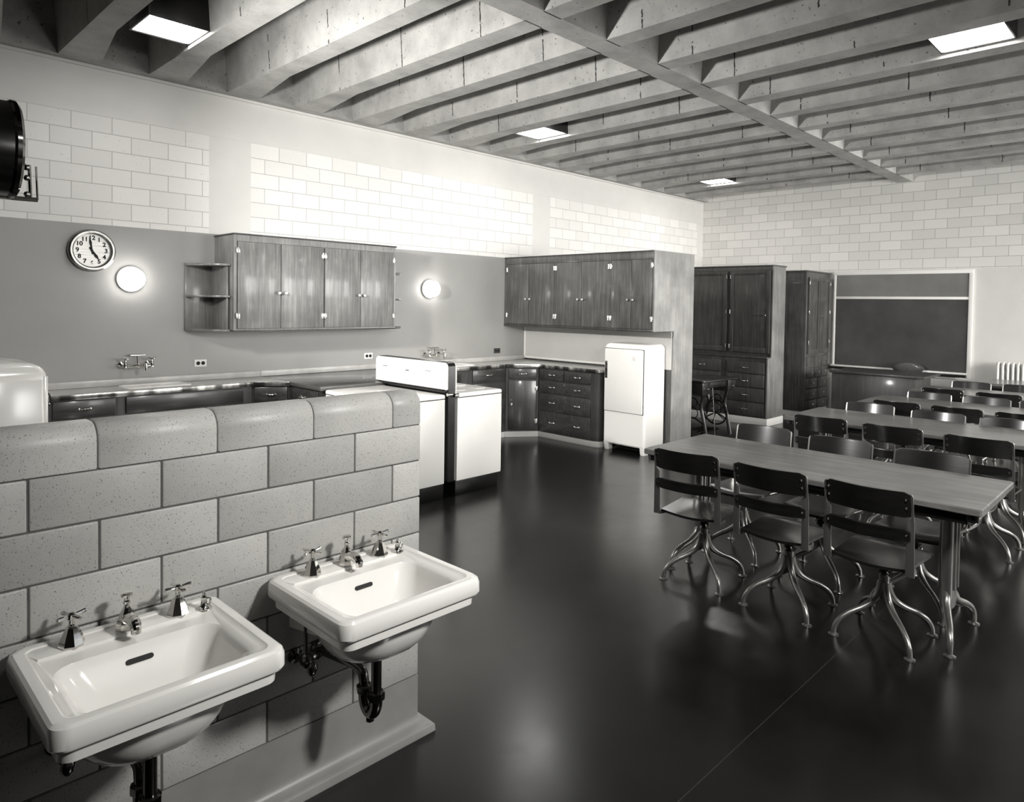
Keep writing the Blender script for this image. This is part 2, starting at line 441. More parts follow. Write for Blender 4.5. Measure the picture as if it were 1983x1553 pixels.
box(lw, -1.25, PX1-0.004, PY+0.004, PY+PT-0.004, 0.2, 1.20)
loft(lw, [[(x, cy0+(p[0]-cy0)*0.955, 1.213+(p[1]-1.213)*0.955) for p in prof] for x in (-1.25, PX1-0.006)])
for f in lw.faces:
    if f not in before: f.material_index = 1
struct('wall_low', lw, None, ang=50, mats=['glazed_block', 'mortar'])
# cement base with a cove that sweeps out to the floor
bm = nb()
pr = [(0, 0.2115), (0, 0.068)] + [(-0.036+0.036*math.cos(a), 0.068-0.036*math.sin(a)) for a in [PI/2*i/8 for i in range(1, 9)]] + [(-0.042, 0.029), (-0.046, 0.024), (-0.048, 0.0)]
def base_ring(x, sx):   # offset outward profile wraps the end of the wall
    return [(x, PY+o, z) for o, z in pr]
fr = [[(-1.25, PY+o, z) for o, z in pr], [(PX1-o*0, PY+o, z) for o, z in pr]]
fr[1] = [(PX1-o, PY+o, z) for o, z in pr]
bk = [(PX1-o, PY+PT-o, z) for o, z in pr]; bk2 = [(-1.25, PY+PT-o, z) for o, z in pr]
loft(bm, [fr[0], fr[1], bk, bk2], False, False, cyclic=False)
f = bm.faces.new([bm.verts.new(p) for p in ((-1.25, PY, .2115), (PX1, PY, .2115), (PX1, PY+PT, .2115), (-1.25, PY+PT, .2115))])
struct('baseboard_low', bm, 'cement_base', ang=40)

# ------------------------------------------------------------------ washbasins on the low wall
def make_basin(label):
    t = thing('washbasin', label, 'sink', (0, 0, 0), 0, None); L = dict(local=True)
    # local frame: x along the wall (centre 0), y = 0 at the wall and negative outwards, z from the floor
    W2, D = 0.249, 0.462; zc = 0.742; yc = -D/2-0.008
    bm = nb()
    def rr(ins, z, r, dy=0.0): return rrect(0, yc+dy, W2-ins, D/2-ins, r, z)
    bx, by, bcy = 0.188, 0.136, yc-0.052
    ins0 = 0.0
    ex = [(0.188, 0.136, 0.055, .7295), (0.183, 0.131, 0.055, .724), (0.172, 0.118, 0.055, .700), (0.153, 0.098, 0.055, .665), (0.124, 0.074, 0.050, .632), (0.085, 0.052, 0.04, .611), (0.05, 0.035, 0.03, .603), (0.022, 0.022, 0.02, .600)]
    rings = [rrect(0, yc+0.02, 0.20, 0.19, .08, .655), rrect(0, yc+0.004, W2-0.034, D/2-0.022, .03, .655), rr(0.018, .660, .032), rr(0.016, .687, .034), rr(0.016, .690, .034), rr(0.0025, .6925, .036), rr(0, .698, .036), rr(0.0005, .728, .036), rr(0.004, .738, .036), rr(0.011, .7435, .034), rr(0.020, .7445, .03), rr(0.032, .7435, .026), rr(0.038, .7385, .022), rr(0.046, .7365, .02)]
    rings += [rrect(0, bcy, a, b2, r, z) for a, b2, r, z in ex]
    # deck at the back is level with the raised ledge
    prism(bm, [(-W2+0.028, -0.010), (W2-0.028, -0.010), (W2-0.028, -0.055), (W2-0.05, -0.105), (-W2+0.05, -0.105), (-W2+0.028, -0.055)], .730, .7405, bev=0.003)
    rg = []      # underside bowl, one surface with the skirt and the basin
    for i in range(9):
        u = i/8; s = math.cos(u*PI/2)**0.55 if u < 1 else 0.0
        rg.append(rrect(0, yc-0.01+0.02*u, max(0.018, 0.185*s), max(0.018, 0.165*s), max(0.017, 0.15*s), .665-0.150*math.sin(u*PI/2)))
    loft(bm, rg[::-1]+rings[1:])
    prism(bm, [(-0.16, 0), (0.16, 0), (0.13, -0.12), (-0.13, -0.12)], .56, .665)
    body = obj('basin', bm, 'porcelain', t, ang=28, **L)
    bm = nb(); ybk = bcy+0.1235
    prism(bm, [(x+0.0, z) for x, z in (circ2(0.025, .694, .0065, -PI/2, PI/2, 6)+circ2(-0.025, .694, .0065, PI/2, 1.5*PI, 6))], ybk-0.012, ybk+0.003, axis='y')
    M = Matrix.Translation((0, ybk-0.004, .694)) @ Matrix.Rotation(-0.5, 4, 'X') @ Matrix.Translation((0, -ybk+0.004, -.694))
    bmesh.ops.transform(bm, matrix=M, verts=bm.verts); obj('overflow_slot', bm, 'dark_slot', body, **L)
    bm = nb(); lathe(bm, [(0.0, .6012), (0.012, .6012), (0.019, .6035), (0.022, .6028), (0.022, .60)], (0, bcy, 0)); obj('drain_ring', bm, 'chrome', body, **L)
    # cross-handle taps with octagonal bells
    for sx in (-1, 1):
        bm = nb(); lathe(bm, [(0.0285, .738), (0.029, .745), (0.023, .764), (0.0135, .785), (0.0115, .787)], (sx*0.124, -0.078, 0), seg=8)
        tp = obj('tap_bell', bm, 'chrome', t, ang=20, **L)
        bm = nb(); z = .815
        lathe(bm, [(0.008, .786), (0.009, .79), (0.006, .794), (0.006, .803), (0.0105, .807), (0.0105, .818), (0.006, .823), (0, .824)], (sx*0.124, -0.078, 0), seg=16)
        a0 = 0.35 if sx < 0 else 0.1
        for q in range(4):
            a = a0+q*PI/2; dx, dy = math.cos(a), math.sin(a)
            lathe(bm, [(0.0038, 0), (0.0045, 0.012), (0.0056, 0.026), (0.0052, 0.031), (0, 0.0325)], (sx*0.124+dx*0.004, -0.078+dy*0.004, z-0.001), d=(dx, dy, 0.04), seg=10)
        obj('cross_handle', bm, 'chrome', tp, **L)
    # spout with pop-up knob
    bm = nb(); c = (0.0, -0.073)
    lathe(bm, [(0.026, .738), (0.0265, .744), (0.0235, .762), (0.017, .782), (0.010, .794), (0.008, .797)], (c[0], c[1], 0), seg=8)
    pth = smooth_path([(0, c[1]-0.004, .768), (0, c[1]-0.035, .776), (0, c[1]-0.062, .774), (0, c[1]-0.074, .765), (0, c[1]-0.076, .752)], 5)
    tube(bm, pth, [0.0165, 0.0115], 12)
    sp_ = obj('spout', bm, 'chrome', t, ang=25, **L)
    bm = nb(); lathe(bm, [(0.007, .796), (0.0062, .803), (0.0085, .806), (0.0085, .812), (0.006, .815), (0.006, .820), (0.0125, .824), (0.0145, .829), (0.0135, .834), (0.0, .836)], (0, c[1], 0), seg=20)
    obj('lift_knob', bm, 'chrome', sp_, **L)
    # chain stay
    bm = nb(); x = 0.188; lathe(bm, [(0.0215, .739), (0.021, .742), (0.012, .746), (0.0085, .752), (0.0075, .768), (0.0085, .772), (0.004, .777), (0.0035, .786), (0, .788)], (x, -0.09, 0), seg=20)
    tube(bm, smooth_path([(x+0.006, -0.094, .769), (x+0.014, -0.098, .766), (x+0.013, -0.098, .752), (x+0.007, -0.094, .750)], 4), 0.0028, 8)
    obj('chain_stay', bm, 'chrome', t, **L)
    # waste and trap
    bm = nb(); ty = yc-0.012
    lathe(bm, [(0.03, .515), (0.03, .508), (0.022, .503), (0.016, .500), (0.016, .375)], (0, ty, 0), seg=20)
    tube(bm, smooth_path([(0, ty, .385), (0, ty, .345), (0, ty+0.012, .318), (0, ty+0.033, .308), (0, ty+0.054, .318), (0, ty+0.066, .345), (0, ty+0.066, .378)], 5), 0.019, 16)
    lathe(bm, [(0.026, .362), (0.027, .368), (0.027, .386), (0.021, .390)], (0, ty, 0), seg=8)
    lathe(bm, [(0.025, .362), (0.026, .368), (0.026, .382), (0.02, .386)], (0, ty+0.066, 0), seg=8)
    lathe(bm, [(0.012, .280), (0.014, .284), (0.014, .296), (0.018, .300)], (0, ty+0.033, 0), seg=6)
    tube(bm, smooth_path([(0, ty+0.066, .375), (0, ty+0.070, .400), (0, ty+0.085, .424), (-0.012, ty+0.12, .438), (-0.055, -0.004, .452)], 6), 0.016, 14)
    lathe(bm, [(0.034, 0), (0.032, 0.006), (0.02, 0.012)], (-0.055, 0, .452), d=(0.2, -1, 0), seg=20)
    obj('drain_trap', bm, 'dark_chrome', t, **L)
    # supply stops with oval handles, and risers
    for sx in (-1, 1):
        bm = nb(); x = sx*0.14
        lathe(bm, [(0.026, 0), (0.024, 0.005), (0.010, 0.010), (0.009, 0.055), (0.013, 0.058), (0.013, 0.085), (0.008, 0.09)], (x, 0, .46), d=(0, -1, 0), seg=14)
        tube(bm, [(x, -0.07, .462), (x, -0.07, .665)], 0.0065, 10)
        lathe(bm, [(0.011, .468), (0.012, .472), (0.012, .486), (0.008, .49)], (x, -0.07, 0), seg=6)
        vs = obj('supply_stop', bm, 'dark_chrome', t, **L)
        bm = nb(); sphere(bm, (x, -0.112, .456), 0.021, 16, (0.8, 0.62, 1.1)); obj('stop_handle', bm, 'dark_chrome', vs, **L)
    return t
b1 = make_basin('white porcelain washbasin in the bottom left corner, nearer the camera and more shaded')
b1.location = (0.574, PY-0.001, 0)
b2 = dup(b1); b2.location = (1.221, PY-0.001, 0)
b2['label'] = 'white porcelain washbasin nearest the end of the low block wall, brightly lit'
for o in (b1, b2): o['group'] = 'washbasins hung on the low block wall'

# ------------------------------------------------------------------ hardware
def knob(bm, p, d, s=1.0):
    lathe(bm, [(0.007*s, 0), (0.006*s, 0.012*s), (0.012*s, 0.018*s), (0.016*s, 0.026*s), (0.013*s, 0.033*s), (0, 0.035*s)], p, d=d, seg=14)
def cup_pull(bm, p, d, along, w=0.036):
    d = Vector(d); a = Vector(along); p = Vector(p); u = Vector((0, 0, 1))
    tube(bm, smooth_path([p-a*w, p-a*w*0.6+d*0.022, p+d*0.027, p+a*w*0.6+d*0.022, p+a*w], 5), 0.0055, 8, 1.3)
    for s in (-1, 1): lathe(bm, [(0.011, 0), (0.008, 0.006), (0, 0.008)], p+a*w*s, d=d, seg=10)
def frame3(o, u, n):
    """panel frame: o origin on the face, u unit vector along the face, n outward normal (both horizontal)"""
    o, u, n = Vector(o), Vector(u), Vector(n)
    M = Matrix((u, -n, Vector((0, 0, 1)))).transposed().to_4x4(); M.translation = o; return M
def fbox(bm, F, u0, u1, z0, z1, d0, d1, bev=0.0):
    vs = box(bm, u0, u1, -d1, -d0, z0, z1, bev); bmesh.ops.transform(bm, matrix=F, verts=[v for v in vs if v.is_valid]); 
def door(parent, F, u0, u1, z0, z1, mat, knob_u=None, knob_z=None, hinge_u=None, hinge_zs=(), panel=False, th=0.018, name='door', hw=0.016, lock=False):
    bm = nb(); fbox(bm, F, u0+0.0028, u1-0.0028, z0, z1, 0.0, th, 0.0025)
    if panel:    # raised stiles around a sunk panel
        s = 0.055
        for q in ((u0+.002, u0+s, z0, z1), (u1-s, u1-.002, z0, z1), (u0+s, u1-s, z0, z0+s*1.3), (u0+s, u1-s, z1-s, z1)): fbox(bm, F, *q, th-0.002, th+0.009, 0.0025)
        th += 0.009
    d = obj(name, bm, mat, parent)
    R3 = F.to_3x3(); n = R3 @ Vector((0, -1, 0))
    if knob_u is not None:
        bm = nb(); knob(bm, F @ Vector((knob_u, -th, knob_z)), n); obj('knob', bm, 'nickel', d)
        if lock:
            bm = nb(); lathe(bm, [(0.008, 0), (0.007, 0.003), (0, 0.0035)], F @ Vector((knob_u, -th, knob_z+0.05)), d=n, seg=10); obj('keyhole', bm, 'nickel', d)
    if hinge_u is not None:
        for hz in hinge_zs:
            bm = nb(); fbox(bm, F, hinge_u-hw, hinge_u+hw, hz-0.026, hz+0.026, th, th+0.004, 0.0015)
            a = F @ Vector((hinge_u, -th-0.004, hz-0.026)); cyl(bm, a, 0.005, 0.052, seg=8)
            obj('hinge', bm, 'nickel', d)
    return d
def drawer(parent, F, u0, u1, z0, z1, mat, pulls=1, kind='pull', lock=False, th=0.018):
    bm = nb(); fbox(bm, F, u0+0.002, u1-0.002, z0+0.002, z1-0.002, 0.0, th, 0.004)
    d = obj('drawer', bm, mat, parent); R3 = F.to_3x3(); n = R3 @ Vector((0, -1, 0)); al = R3 @ Vector((1, 0, 0)); zc = (z0+z1)/2
    for k in range(pulls):
        uu = u0+(u1-u0)*((k+0.5)/pulls if pulls > 1 else 0.5)
        if pulls == 2: uu = u0+(u1-u0)*(0.25 if k == 0 else 0.75)
        bm = nb(); P = F @ Vector((uu, -th, zc))
        if kind == 'pull': cup_pull(bm, P, n, al)
        else: knob(bm, P, n, 0.75)
        obj('drawer_pull' if kind == 'pull' else 'knob', bm, 'nickel', d)
    if lock:
        bm = nb(); lathe(bm, [(0.007, 0), (0.006, 0.003), (0, 0.0035)], F @ Vector(((u0+u1)/2, -th, z1-0.03)), d=n, seg=10); obj('keyhole', bm, 'nickel', d)
    return d

# ------------------------------------------------------------------ wall cabinet with corner shelves
YF = 6.03
t = thing('wall_cabinet', 'long wooden wall cabinet with four doors hung beside the clock and round lamp', 'cabinet', (3.39, YW, 1.335))
bm = nb()
box(bm, 2.558, 2.578, YF+0.0215, YW-0.001, 1.338, 2.164, 0.002); box(bm, 4.205, 4.225, YF+0.0215, YW-0.001, 1.337, 2.165, 0.002)
box(bm, 2.58, 4.203, YF+0.022, YW-0.003, 1.339, 2.163)
box(bm, 2.586, 4.199, YF+0.0002, YF+0.021, 1.3375, 1.350); box(bm, 2.586, 4.199, YF+0.0002, YF+0.021, 2.110, 2.1645)
for a, b_ in ((2.558, 2.585), (3.398, 3.414), (4.200, 4.225)): box(bm, a, b_, YF, YF+0.021, 1.3372, 2.1648)
obj('body', bm, 'cabinet_wood_mid', t)
bm = nb(); box(bm, 2.548, 4.233, YF-0.012, YW-0.001, 2.165, 2.178, 0.004); obj('top_board', bm, 'base_wood', t)
bm = nb(); box(bm, 2.548, 4.233, YF-0.008, YW-0.001, 1.327, 1.337, 0.002); obj('bottom_board', bm, 'base_wood', t)
F = frame3((0, YF, 0), (1, 0, 0), (0, -1, 0))
hz = (1.462, 2.03)
door(t, F, 2.585, 2.978, 1.352, 2.106, 'cabinet_wood_mid', 2.950, 1.668, 2.588, hz)
door(t, F, 2.978, 3.397, 1.352, 2.106, 'cabinet_wood_mid', 3.012, 1.668, 3.394, hz)
door(t, F, 3.415, 3.801, 1.352, 2.106, 'cabinet_wood_mid', 3.772, 1.664, 3.418, hz)
door(t, F, 3.801, 4.200, 1.352, 2.106, 'cabinet_wood_mid', 3.832, 1.664, 4.197, hz)
def corner_shelf(x0, x1, label):      # x0 = end at the cabinet side, x1 = far end on the wall
    s = 1 if x1 > x0 else -1
    t = thing('corner_shelf', label, 'shelf', ((x0+x1)/2, YW, 1.335))
    bm = nb(); box(bm, x0+0.001*s, x1, YW-0.02, YW-0.001, 1.33, 1.915, 0.002); obj('back_panel', bm, 'cabinet_wood_mid', t)
    bm = nb(); box(bm, x0+0.001*s, x0+0.019*s, YF+0.08, YW-0.02, 1.33, 1.905, 0.002); obj('side_panel', bm, 'cabinet_wood_mid', t)
    for z in (1.332, 1.628, 1.902):
        w, dpt = abs(x1-x0)-0.004, 0.36
        pts = [(x0+0.002*s, YW-0.002)] + [(x0+s*(0.002+w*math.cos(a)), YW-0.002-dpt*math.sin(a)) for a in [PI/2*i/12 for i in range(13)]]
        if s < 0: pts = pts[::-1]
        bm = nb(); prism(bm, pts, z-0.008, z+0.010, bev=0.003); obj('shelf_board', bm, 'cabinet_wood_mid', t)
corner_shelf(2.548, 2.30, 'rounded open corner shelf at the left end of the long wall cabinet')
corner_shelf(4.233, 4.48, 'rounded open corner shelf at the right end of the long wall cabinet')

# ------------------------------------------------------------------ divider cabinet (alcove over the refrigerator)
t = thing('divider_cabinet', 'tall wooden divider cabinet with six overhead doors above the refrigerator', 'cabinet', (6.57, 5.3, 0))
XA, YE = 6.2, 4.16
bm = nb(); L_ = [(6.2, 1.340), (6.565, 1.340), (6.565, 0.0), (6.955, 0.0), (6.955, 2.18), (6.2, 2.18)]
prism(bm, L_, YE+0.02, YW-0.004, axis='y'); obj('body', bm, 'wardrobe_wood', t)
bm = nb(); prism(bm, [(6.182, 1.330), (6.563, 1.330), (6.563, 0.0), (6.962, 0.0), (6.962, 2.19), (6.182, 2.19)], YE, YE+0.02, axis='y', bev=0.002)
obj('end_panel', bm, 'cabinet_wood_sidelit', t, label='pale L-shaped end panel with side light painted in')
bm = nb(); box(bm, XA-0.02, XA+0.0, YE+0.0205, YW-0.005, 2.10, 2.18, 0.002)
for y0, y1 in ((YE+0.0205, YE+0.034), (4.745, 4.765), (5.565, 5.585), (6.398, YW-0.005)): box(bm, XA-0.02, XA, y0, y1, 1.352, 2.10, 0.001)
obj('face_frame', bm, 'cabinet_wood', t)
bm = nb(); box(bm, XA-0.028, XA+0.02, YE+0.0205, YW-0.005, 1.322, 1.352, 0.004); obj('light_rail', bm, 'base_wood', t)
bm = nb(); box(bm, XA-0.03, 6.95, YE+0.0205, YW-0.005, 2.18, 2.192, 0.003); obj('top_board', bm, 'base_wood', t)
F = frame3((XA, 0, 0), (0, -1, 0), (-1, 0, 0))      # u = -y
hz = (1.462, 2.035)
def dv(ya, yb, ky, hy): door(t, F, -ya, -yb, 1.354, 2.098, 'cabinet_wood', -ky, 1.665, -hy, hz, th=0.02)
dv(6.397, 6.01, 6.045, 6.394); dv(6.01, 5.586, 5.975, 5.589)
dv(5.564, 5.165, 5.2, 5.561); dv(5.165, 4.766, 5.13, 4.769)
dv(4.744, 4.462, 4.497, 4.741); dv(4.462, 4.195, 4.427, 4.198)
bm = nb(); box(bm, 6.549, 6.564, YE+0.021, YW-0.005, 0.905, 1.325); obj('alcove_back', bm, 'alcove_paint', t, label='pale painted back of the alcove')
bm = nb(); box(bm, 6.538, 6.549, YE+0.6, YW-0.005, 0.90, 0.925, 0.003); box(bm, 6.540, 6.549, YW-0.03, YW-0.005, 0.925, 1.325, 0.002); obj('alcove_moulding', bm, 'white_paint', t)
bm = nb(); box(bm, 6.95, 6.975, YE+0.0, YW-0.01, 0, 0.1, 0.004); obj('skirting', bm, 'white_paint', t)

# ------------------------------------------------------------------ counters and base cabinets
ZK = 0.88; KT = 0.034
def counter(name, label, pts, mat, edge, edge_pts):
    t = thing(name, label, 'countertop', (pts[0][0], pts[0][1], ZK-KT))
    bm = nb(); prism(bm, pts, ZK-KT, ZK, bev=0.003); obj('top', bm, mat, t)
    if edge:
        bm = nb()
        for (xa, ya), (xb, yb) in zip(edge_pts, edge_pts[1:]):
            d = Vector((xb-xa, yb-ya, 0)); l = d.length; F = frame3((xa, ya, 0), d.normalized(), (d.y/l, -d.x/l, 0))
            fbox(bm, F, 0, l, ZK-KT-0.003, ZK+0.0015, 0.0005, 0.006, 0.0015)
        obj('metal_edge', bm, 'metal_counter_edge', t, label='polished metal edge strip')
    return t
tc = counter('countertop', 'grey worktop with polished metal edge in the left bay under the clock', [(1.215, YW-0.005), (1.215, 6.0), (2.72, 6.0), (2.98, 5.85), (2.98, 5.86), (2.98, YW-0.005)], 'counter_top', True, [(1.215, 6.0), (2.72, 6.0), (2.98, 5.85)])
bm = nb(); box(bm, 1.215, 2.98, YW-0.022, YW-0.002, ZK+0.0005, 0.935, 0.004); obj('backsplash', bm, 'counter_top', tc)
tc = counter('countertop', 'wood-topped worktop between the left bay and the ranges', [(2.982, YW-0.005), (2.982, 5.32), (4.30, 5.32), (4.30, YW-0.005)], 'block_top_wood', False, [])
bm = nb(); box(bm, 2.982, 4.30, YW-0.022, YW-0.002, ZK+0.0005, 0.935, 0.004); obj('backsplash', bm, 'counter_top', tc)
tc = counter('countertop', 'grey worktop with metal edge running round the corner to the refrigerator', [(4.302, YW-0.005), (4.302, 5.99), (5.80, 5.99), (6.12, 5.75), (6.12, 4.84), (6.545, 4.84), (6.545, YW-0.005)], 'counter_top', True, [(4.302, 5.99), (5.80, 5.99), (6.12, 5.75), (6.12, 4.84)])
bm = nb(); box(bm, 4.302, 6.545, YW-0.022, YW-0.002, ZK+0.0005, 0.935, 0.004); obj('backsplash', bm, 'counter_top', tc)

def base_cab(label, pts, foot=True, mat='base_wood'):
    cx = sum(p[0] for p in pts)/len(pts); cy = sum(p[1] for p in pts)/len(pts)
    t = thing('base_cabinet', label, 'cabinet', (cx, cy, 0))
    bm = nb(); prism(bm, pts, 0.065, ZK-KT-0.001); obj('body', bm, mat, t)
    if foot: bm = nb(); prism(bm, pts, 0, 0.0645); obj('cove_base', bm, 'cove_base', t)
    return t
Fy = frame3((0, 6.03, 0), (1, 0, 0), (0, -1, 0))
t = base_cab('dark wood base cabinet at the left end of the left bay, drawer with one pull', [(1.22, YW-.01), (1.22, 6.03), (1.66, 6.03), (1.66, YW-.01)])
drawer(t, Fy, 1.24, 1.65, 0.70, 0.835, 'drawer_wood'); door(t, Fy, 1.24, 1.65, 0.08, 0.69, 'base_wood', 1.62, 0.6)
t = base_cab('dark wood base cabinet under the inset sink below the clock', [(1.662, YW-.01), (1.662, 6.03), (2.72, 6.03), (2.72, YW-.01)])
drawer(t, Fy, 1.72, 2.64, 0.70, 0.835, 'drawer_wood', 0); door(t, Fy, 1.72, 2.18, 0.08, 0.69, 'base_wood', 2.15, 0.6); door(t, Fy, 2.18, 2.64, 0.08, 0.69, 'base_wood', 2.21, 0.6)
t = base_cab('narrow dark diagonal base cabinet in the corner of the left bay', [(2.722, YW-.01), (2.722, 6.028), (2.995, 5.87), (2.995, YW-.01)])
d = Vector((2.995-2.722, 5.87-6.028, 0)); l = d.length; Fd = frame3((2.722, 6.028, 0), d.normalized(), (d.y/l, -d.x/l, 0))
drawer(t, Fd, 0.02, l-0.02, 0.70, 0.835, 'drawer_wood'); door(t, Fd, 0.02, l-0.02, 0.08, 0.69, 'base_wood', l-0.05, 0.6)
t = base_cab('dark base cabinet under the wood worktop beside the ranges', [(3.0, YW-.01), (3.0, 5.34), (4.28, 5.34), (4.28, YW-.01)])
Fx = frame3((3.0, 0, 0), (0, -1, 0), (-1, 0, 0))
drawer(t, Fx, -5.85, -5.37, 0.70, 0.835, 'drawer_wood'); door(t, Fx, -5.85, -5.37, 0.08, 0.69, 'base_wood', -5.42, 0.6)
t = base_cab('dark base cabinet under the inset sink in the right bay', [(4.304, YW-.01), (4.304, 6.02), (5.16, 6.02), (5.16, YW-.01)])
Fy2 = frame3((0, 6.02, 0), (1, 0, 0), (0, -1, 0))
drawer(t, Fy2, 4.33, 5.10, 0.70, 0.835, 'drawer_wood', 0); door(t, Fy2, 4.33, 4.72, 0.08, 0.69, 'base_wood', 4.69, 0.6); door(t, Fy2, 4.72, 5.10, 0.08, 0.69, 'base_wood', 4.75, 0.6)
t = base_cab('dark drawer base cabinet between the right bay sink and the diagonal corner', [(5.162, YW-.01), (5.162, 6.02), (5.815, 6.02), (5.815, YW-.01)])
drawer(t, Fy2, 5.28, 5.79, 0.69, 0.835, 'drawer_wood', lock=True)
for k in range(3): drawer(t, Fy2, 5.28, 5.79, 0.08+0.2*k, 0.275+0.2*k, 'drawer_wood')
A_, B_ = Vector((5.818, 6.018, 0)), Vector((6.14, 5.78, 0))
t = base_cab('dark diagonal corner base cabinet with one drawer over a hinged door', [(5.818, YW-.01), (A_.x, A_.y), (B_.x, B_.y), (6.54, 5.78), (6.54, YW-.01)])
d = B_-A_; l = d.length; Fd = frame3(A_, d.normalized(), (d.y/l, -d.x/l, 0))
drawer(t, Fd, 0.035, l-0.03, 0.70, 0.825, 'drawer_wood'); door(t, Fd, 0.035, l-0.03, 0.085, 0.68, 'base_wood', 0.065, 0.40, l-0.032, (0.19, 0.585), lock=True)
t = base_cab('dark five-drawer base cabinet beside the refrigerator', [(6.145, 5.778), (6.145, 4.93), (6.17, 4.86), (6.22, 4.842), (6.54, 4.842), (6.54, 5.778)])
Fa = frame3((6.145, 0, 0), (0, -1, 0), (-1, 0, 0))
drawer(t, Fa, -5.75, -5.37, 0.70, 0.83, 'drawer_wood'); drawer(t, Fa, -5.36, -4.965, 0.70, 0.83, 'drawer_wood')
for z0, z1 in ((0.545, 0.69), (0.33, 0.535), (0.07, 0.32)): drawer(t, Fa, -5.75, -4.965, z0, z1, 'drawer_wood', 2, lock=True)

# inset enamel sinks and wall faucets
def inset_sink(x0, x1, y0, y1, label):
    t = thing('kitchen_sink', label, 'sink', ((x0+x1)/2, (y0+y1)/2, ZK))
    cx, cy, hx, hy = (x0+x1)/2, (y0+y1)/2, (x1-x0)/2, (y1-y0)/2
    bm = nb(); loft(bm, [rrect(cx, cy, hx, hy, .05, ZK+0.0006), rrect(cx, cy, hx-0.004, hy-0.004, .048, ZK+0.008), rrect(cx, cy, hx-.02, hy-.02, .04, ZK+0.009), rrect(cx, cy, hx-.028, hy-.028, .04, ZK+.002), rrect(cx, cy, hx-.045, hy-.045, .05, ZK+.0015)])
    obj('sink_rim', bm, 'enamel', t)
    bm = nb(); lathe(bm, [(0.03, ZK+.0015), (0.03, ZK+.003), (0.02, ZK+.0022), (0, ZK+.002)], (cx, cy, 0)); obj('drain', bm, 'chrome', t)
inset_sink(1.75, 2.26, 6.12, 6.38, 'white enamel sink set in the worktop below the clock')
inset_sink(4.85, 5.42, 6.10, 6.38, 'white enamel sink set in the worktop behind the ranges')
def wall_faucet(x, z, label):
    t = thing('wall_faucet', label, 'faucet', (x, YW, z)); 
    bm = nb()
    for s in (-1, 1):
        lathe(bm, [(0.032, 0), (0.03, 0.01), (0.016, 0.02), (0.014, 0.10)], (x+s*0.10, YW-0.001, z), d=(0, -1, 0), seg=20)
    tube(bm, smooth_path([(x-0.10, YW-0.095, z), (x-0.05, YW-0.098, z-0.004), (x, YW-0.10, z), (x+0.05, YW-0.098, z-0.004), (x+0.10, YW-0.095, z)], 4), [0.013, 0.012], 12)
    sphere(bm, (x, YW-0.10, z), 0.022, 14)
    obj('valve_body', bm, 'chrome', t)
    bm = nb(); lathe(bm, [(0.014, 0), (0.012, 0.03), (0.012, 0.12)], (x, YW-0.10, z), d=(0.12, -1, 0.12), seg=12)
    lathe(bm, [(0.012, 0.045), (0.014, 0.02), (0.014, -0.012)], (x+0.0145, YW-0.222, z-0.02), seg=12); obj('spout', bm, 'chrome', t)
    for s in (-1, 1):
        bm = nb(); c = Vector((x+s*0.10, YW-0.10, z))
        lathe(bm, [(0.016, -0.012), (0.013, 0.02), (0.008, 0.03), (0.008, 0.045), (0.012, 0.05), (0.010, 0.06), (0, 0.062)], c, seg=14)
        for q in range(4):
            a = 0.4+q*PI/2; lathe(bm, [(0.004, 0), (0.005, 0.02), (0.008, 0.032), (0, 0.037)], c+Vector((0, 0, 0.054)), d=(math.cos(a), math.sin(a), 0.25), seg=8)
        obj('cross_handle', bm, 'chrome', t)
    bm = nb(); prism(bm, [(x-0.055, YW-0.02), (x-0.055, YW-0.075), (x+0.055, YW-0.075), (x+0.055, YW-0.02)], z+0.078, z+0.090, bev=0.004); tube(bm, [(x, YW-0.07, z), (x, YW-0.05, z+0.08)], 0.005, 8)
    obj('soap_dish', bm, 'chrome', t)
wall_faucet(1.91, 1.045, 'chrome two-handle wall faucet above the sink under the clock')
wall_faucet(5.02, 1.00, 'chrome two-handle wall faucet behind the ranges under the right lamp')
def outlet(x, z, label, mat, face):
    t = thing('power_outlet', label, 'outlet', (x, YW, z))
    bm = nb(); box(bm, x-0.053, x+0.053, YW-0.008, YW-0.001, z-0.032, z+0.032, 0.003); obj('cover_plate', bm, mat, t)
    for s in (-1, 1):
        bm = nb(); prism(bm, circ2(x+s*0.021, z, 0.0165, 0, 2*PI*15/16, 15), YW-0.0105, YW-0.008, axis='y'); obj('socket', bm, face, t)
outlet(2.437, 1.033, 'white wall outlet with two black sockets left of the wood worktop', 'white_paint', 'dark_slot')
outlet(4.171, 1.023, 'white wall outlet with two black sockets just left of the range backguard', 'white_paint', 'dark_slot')
outlet(6.059, 1.008, 'dark wall outlet near the alcove corner', 'slate', 'dark_slot')

# ------------------------------------------------------------------ lamps and clock
def sconce(x, label):
    t = thing('wall_lamp', label, 'lamp', (x, YW, 1.76))
    bm = nb(); lathe(bm, [(0.105, 0), (0.105, 0.02), (0.085, 0.03), (0.06, 0.033)], (x, YW-0.001, 1.76), d=(0, -1, 0), seg=32); obj('base_plate', bm, 'white_paint', t)
    bm = nb(); sphere(bm, (x, YW-0.088, 1.76), 0.088, 32, (1, 0.75, 1)); obj('globe', bm, 'lit_globe', t)
sconce(1.874, 'glowing round wall lamp at the right of the clock')
sconce(4.97, 'glowing round wall lamp to the right of the long wall cabinet')
for o in bpy.data.objects:
    if o.name.startswith('wall_lamp'): o['group'] = 'round wall lamps'

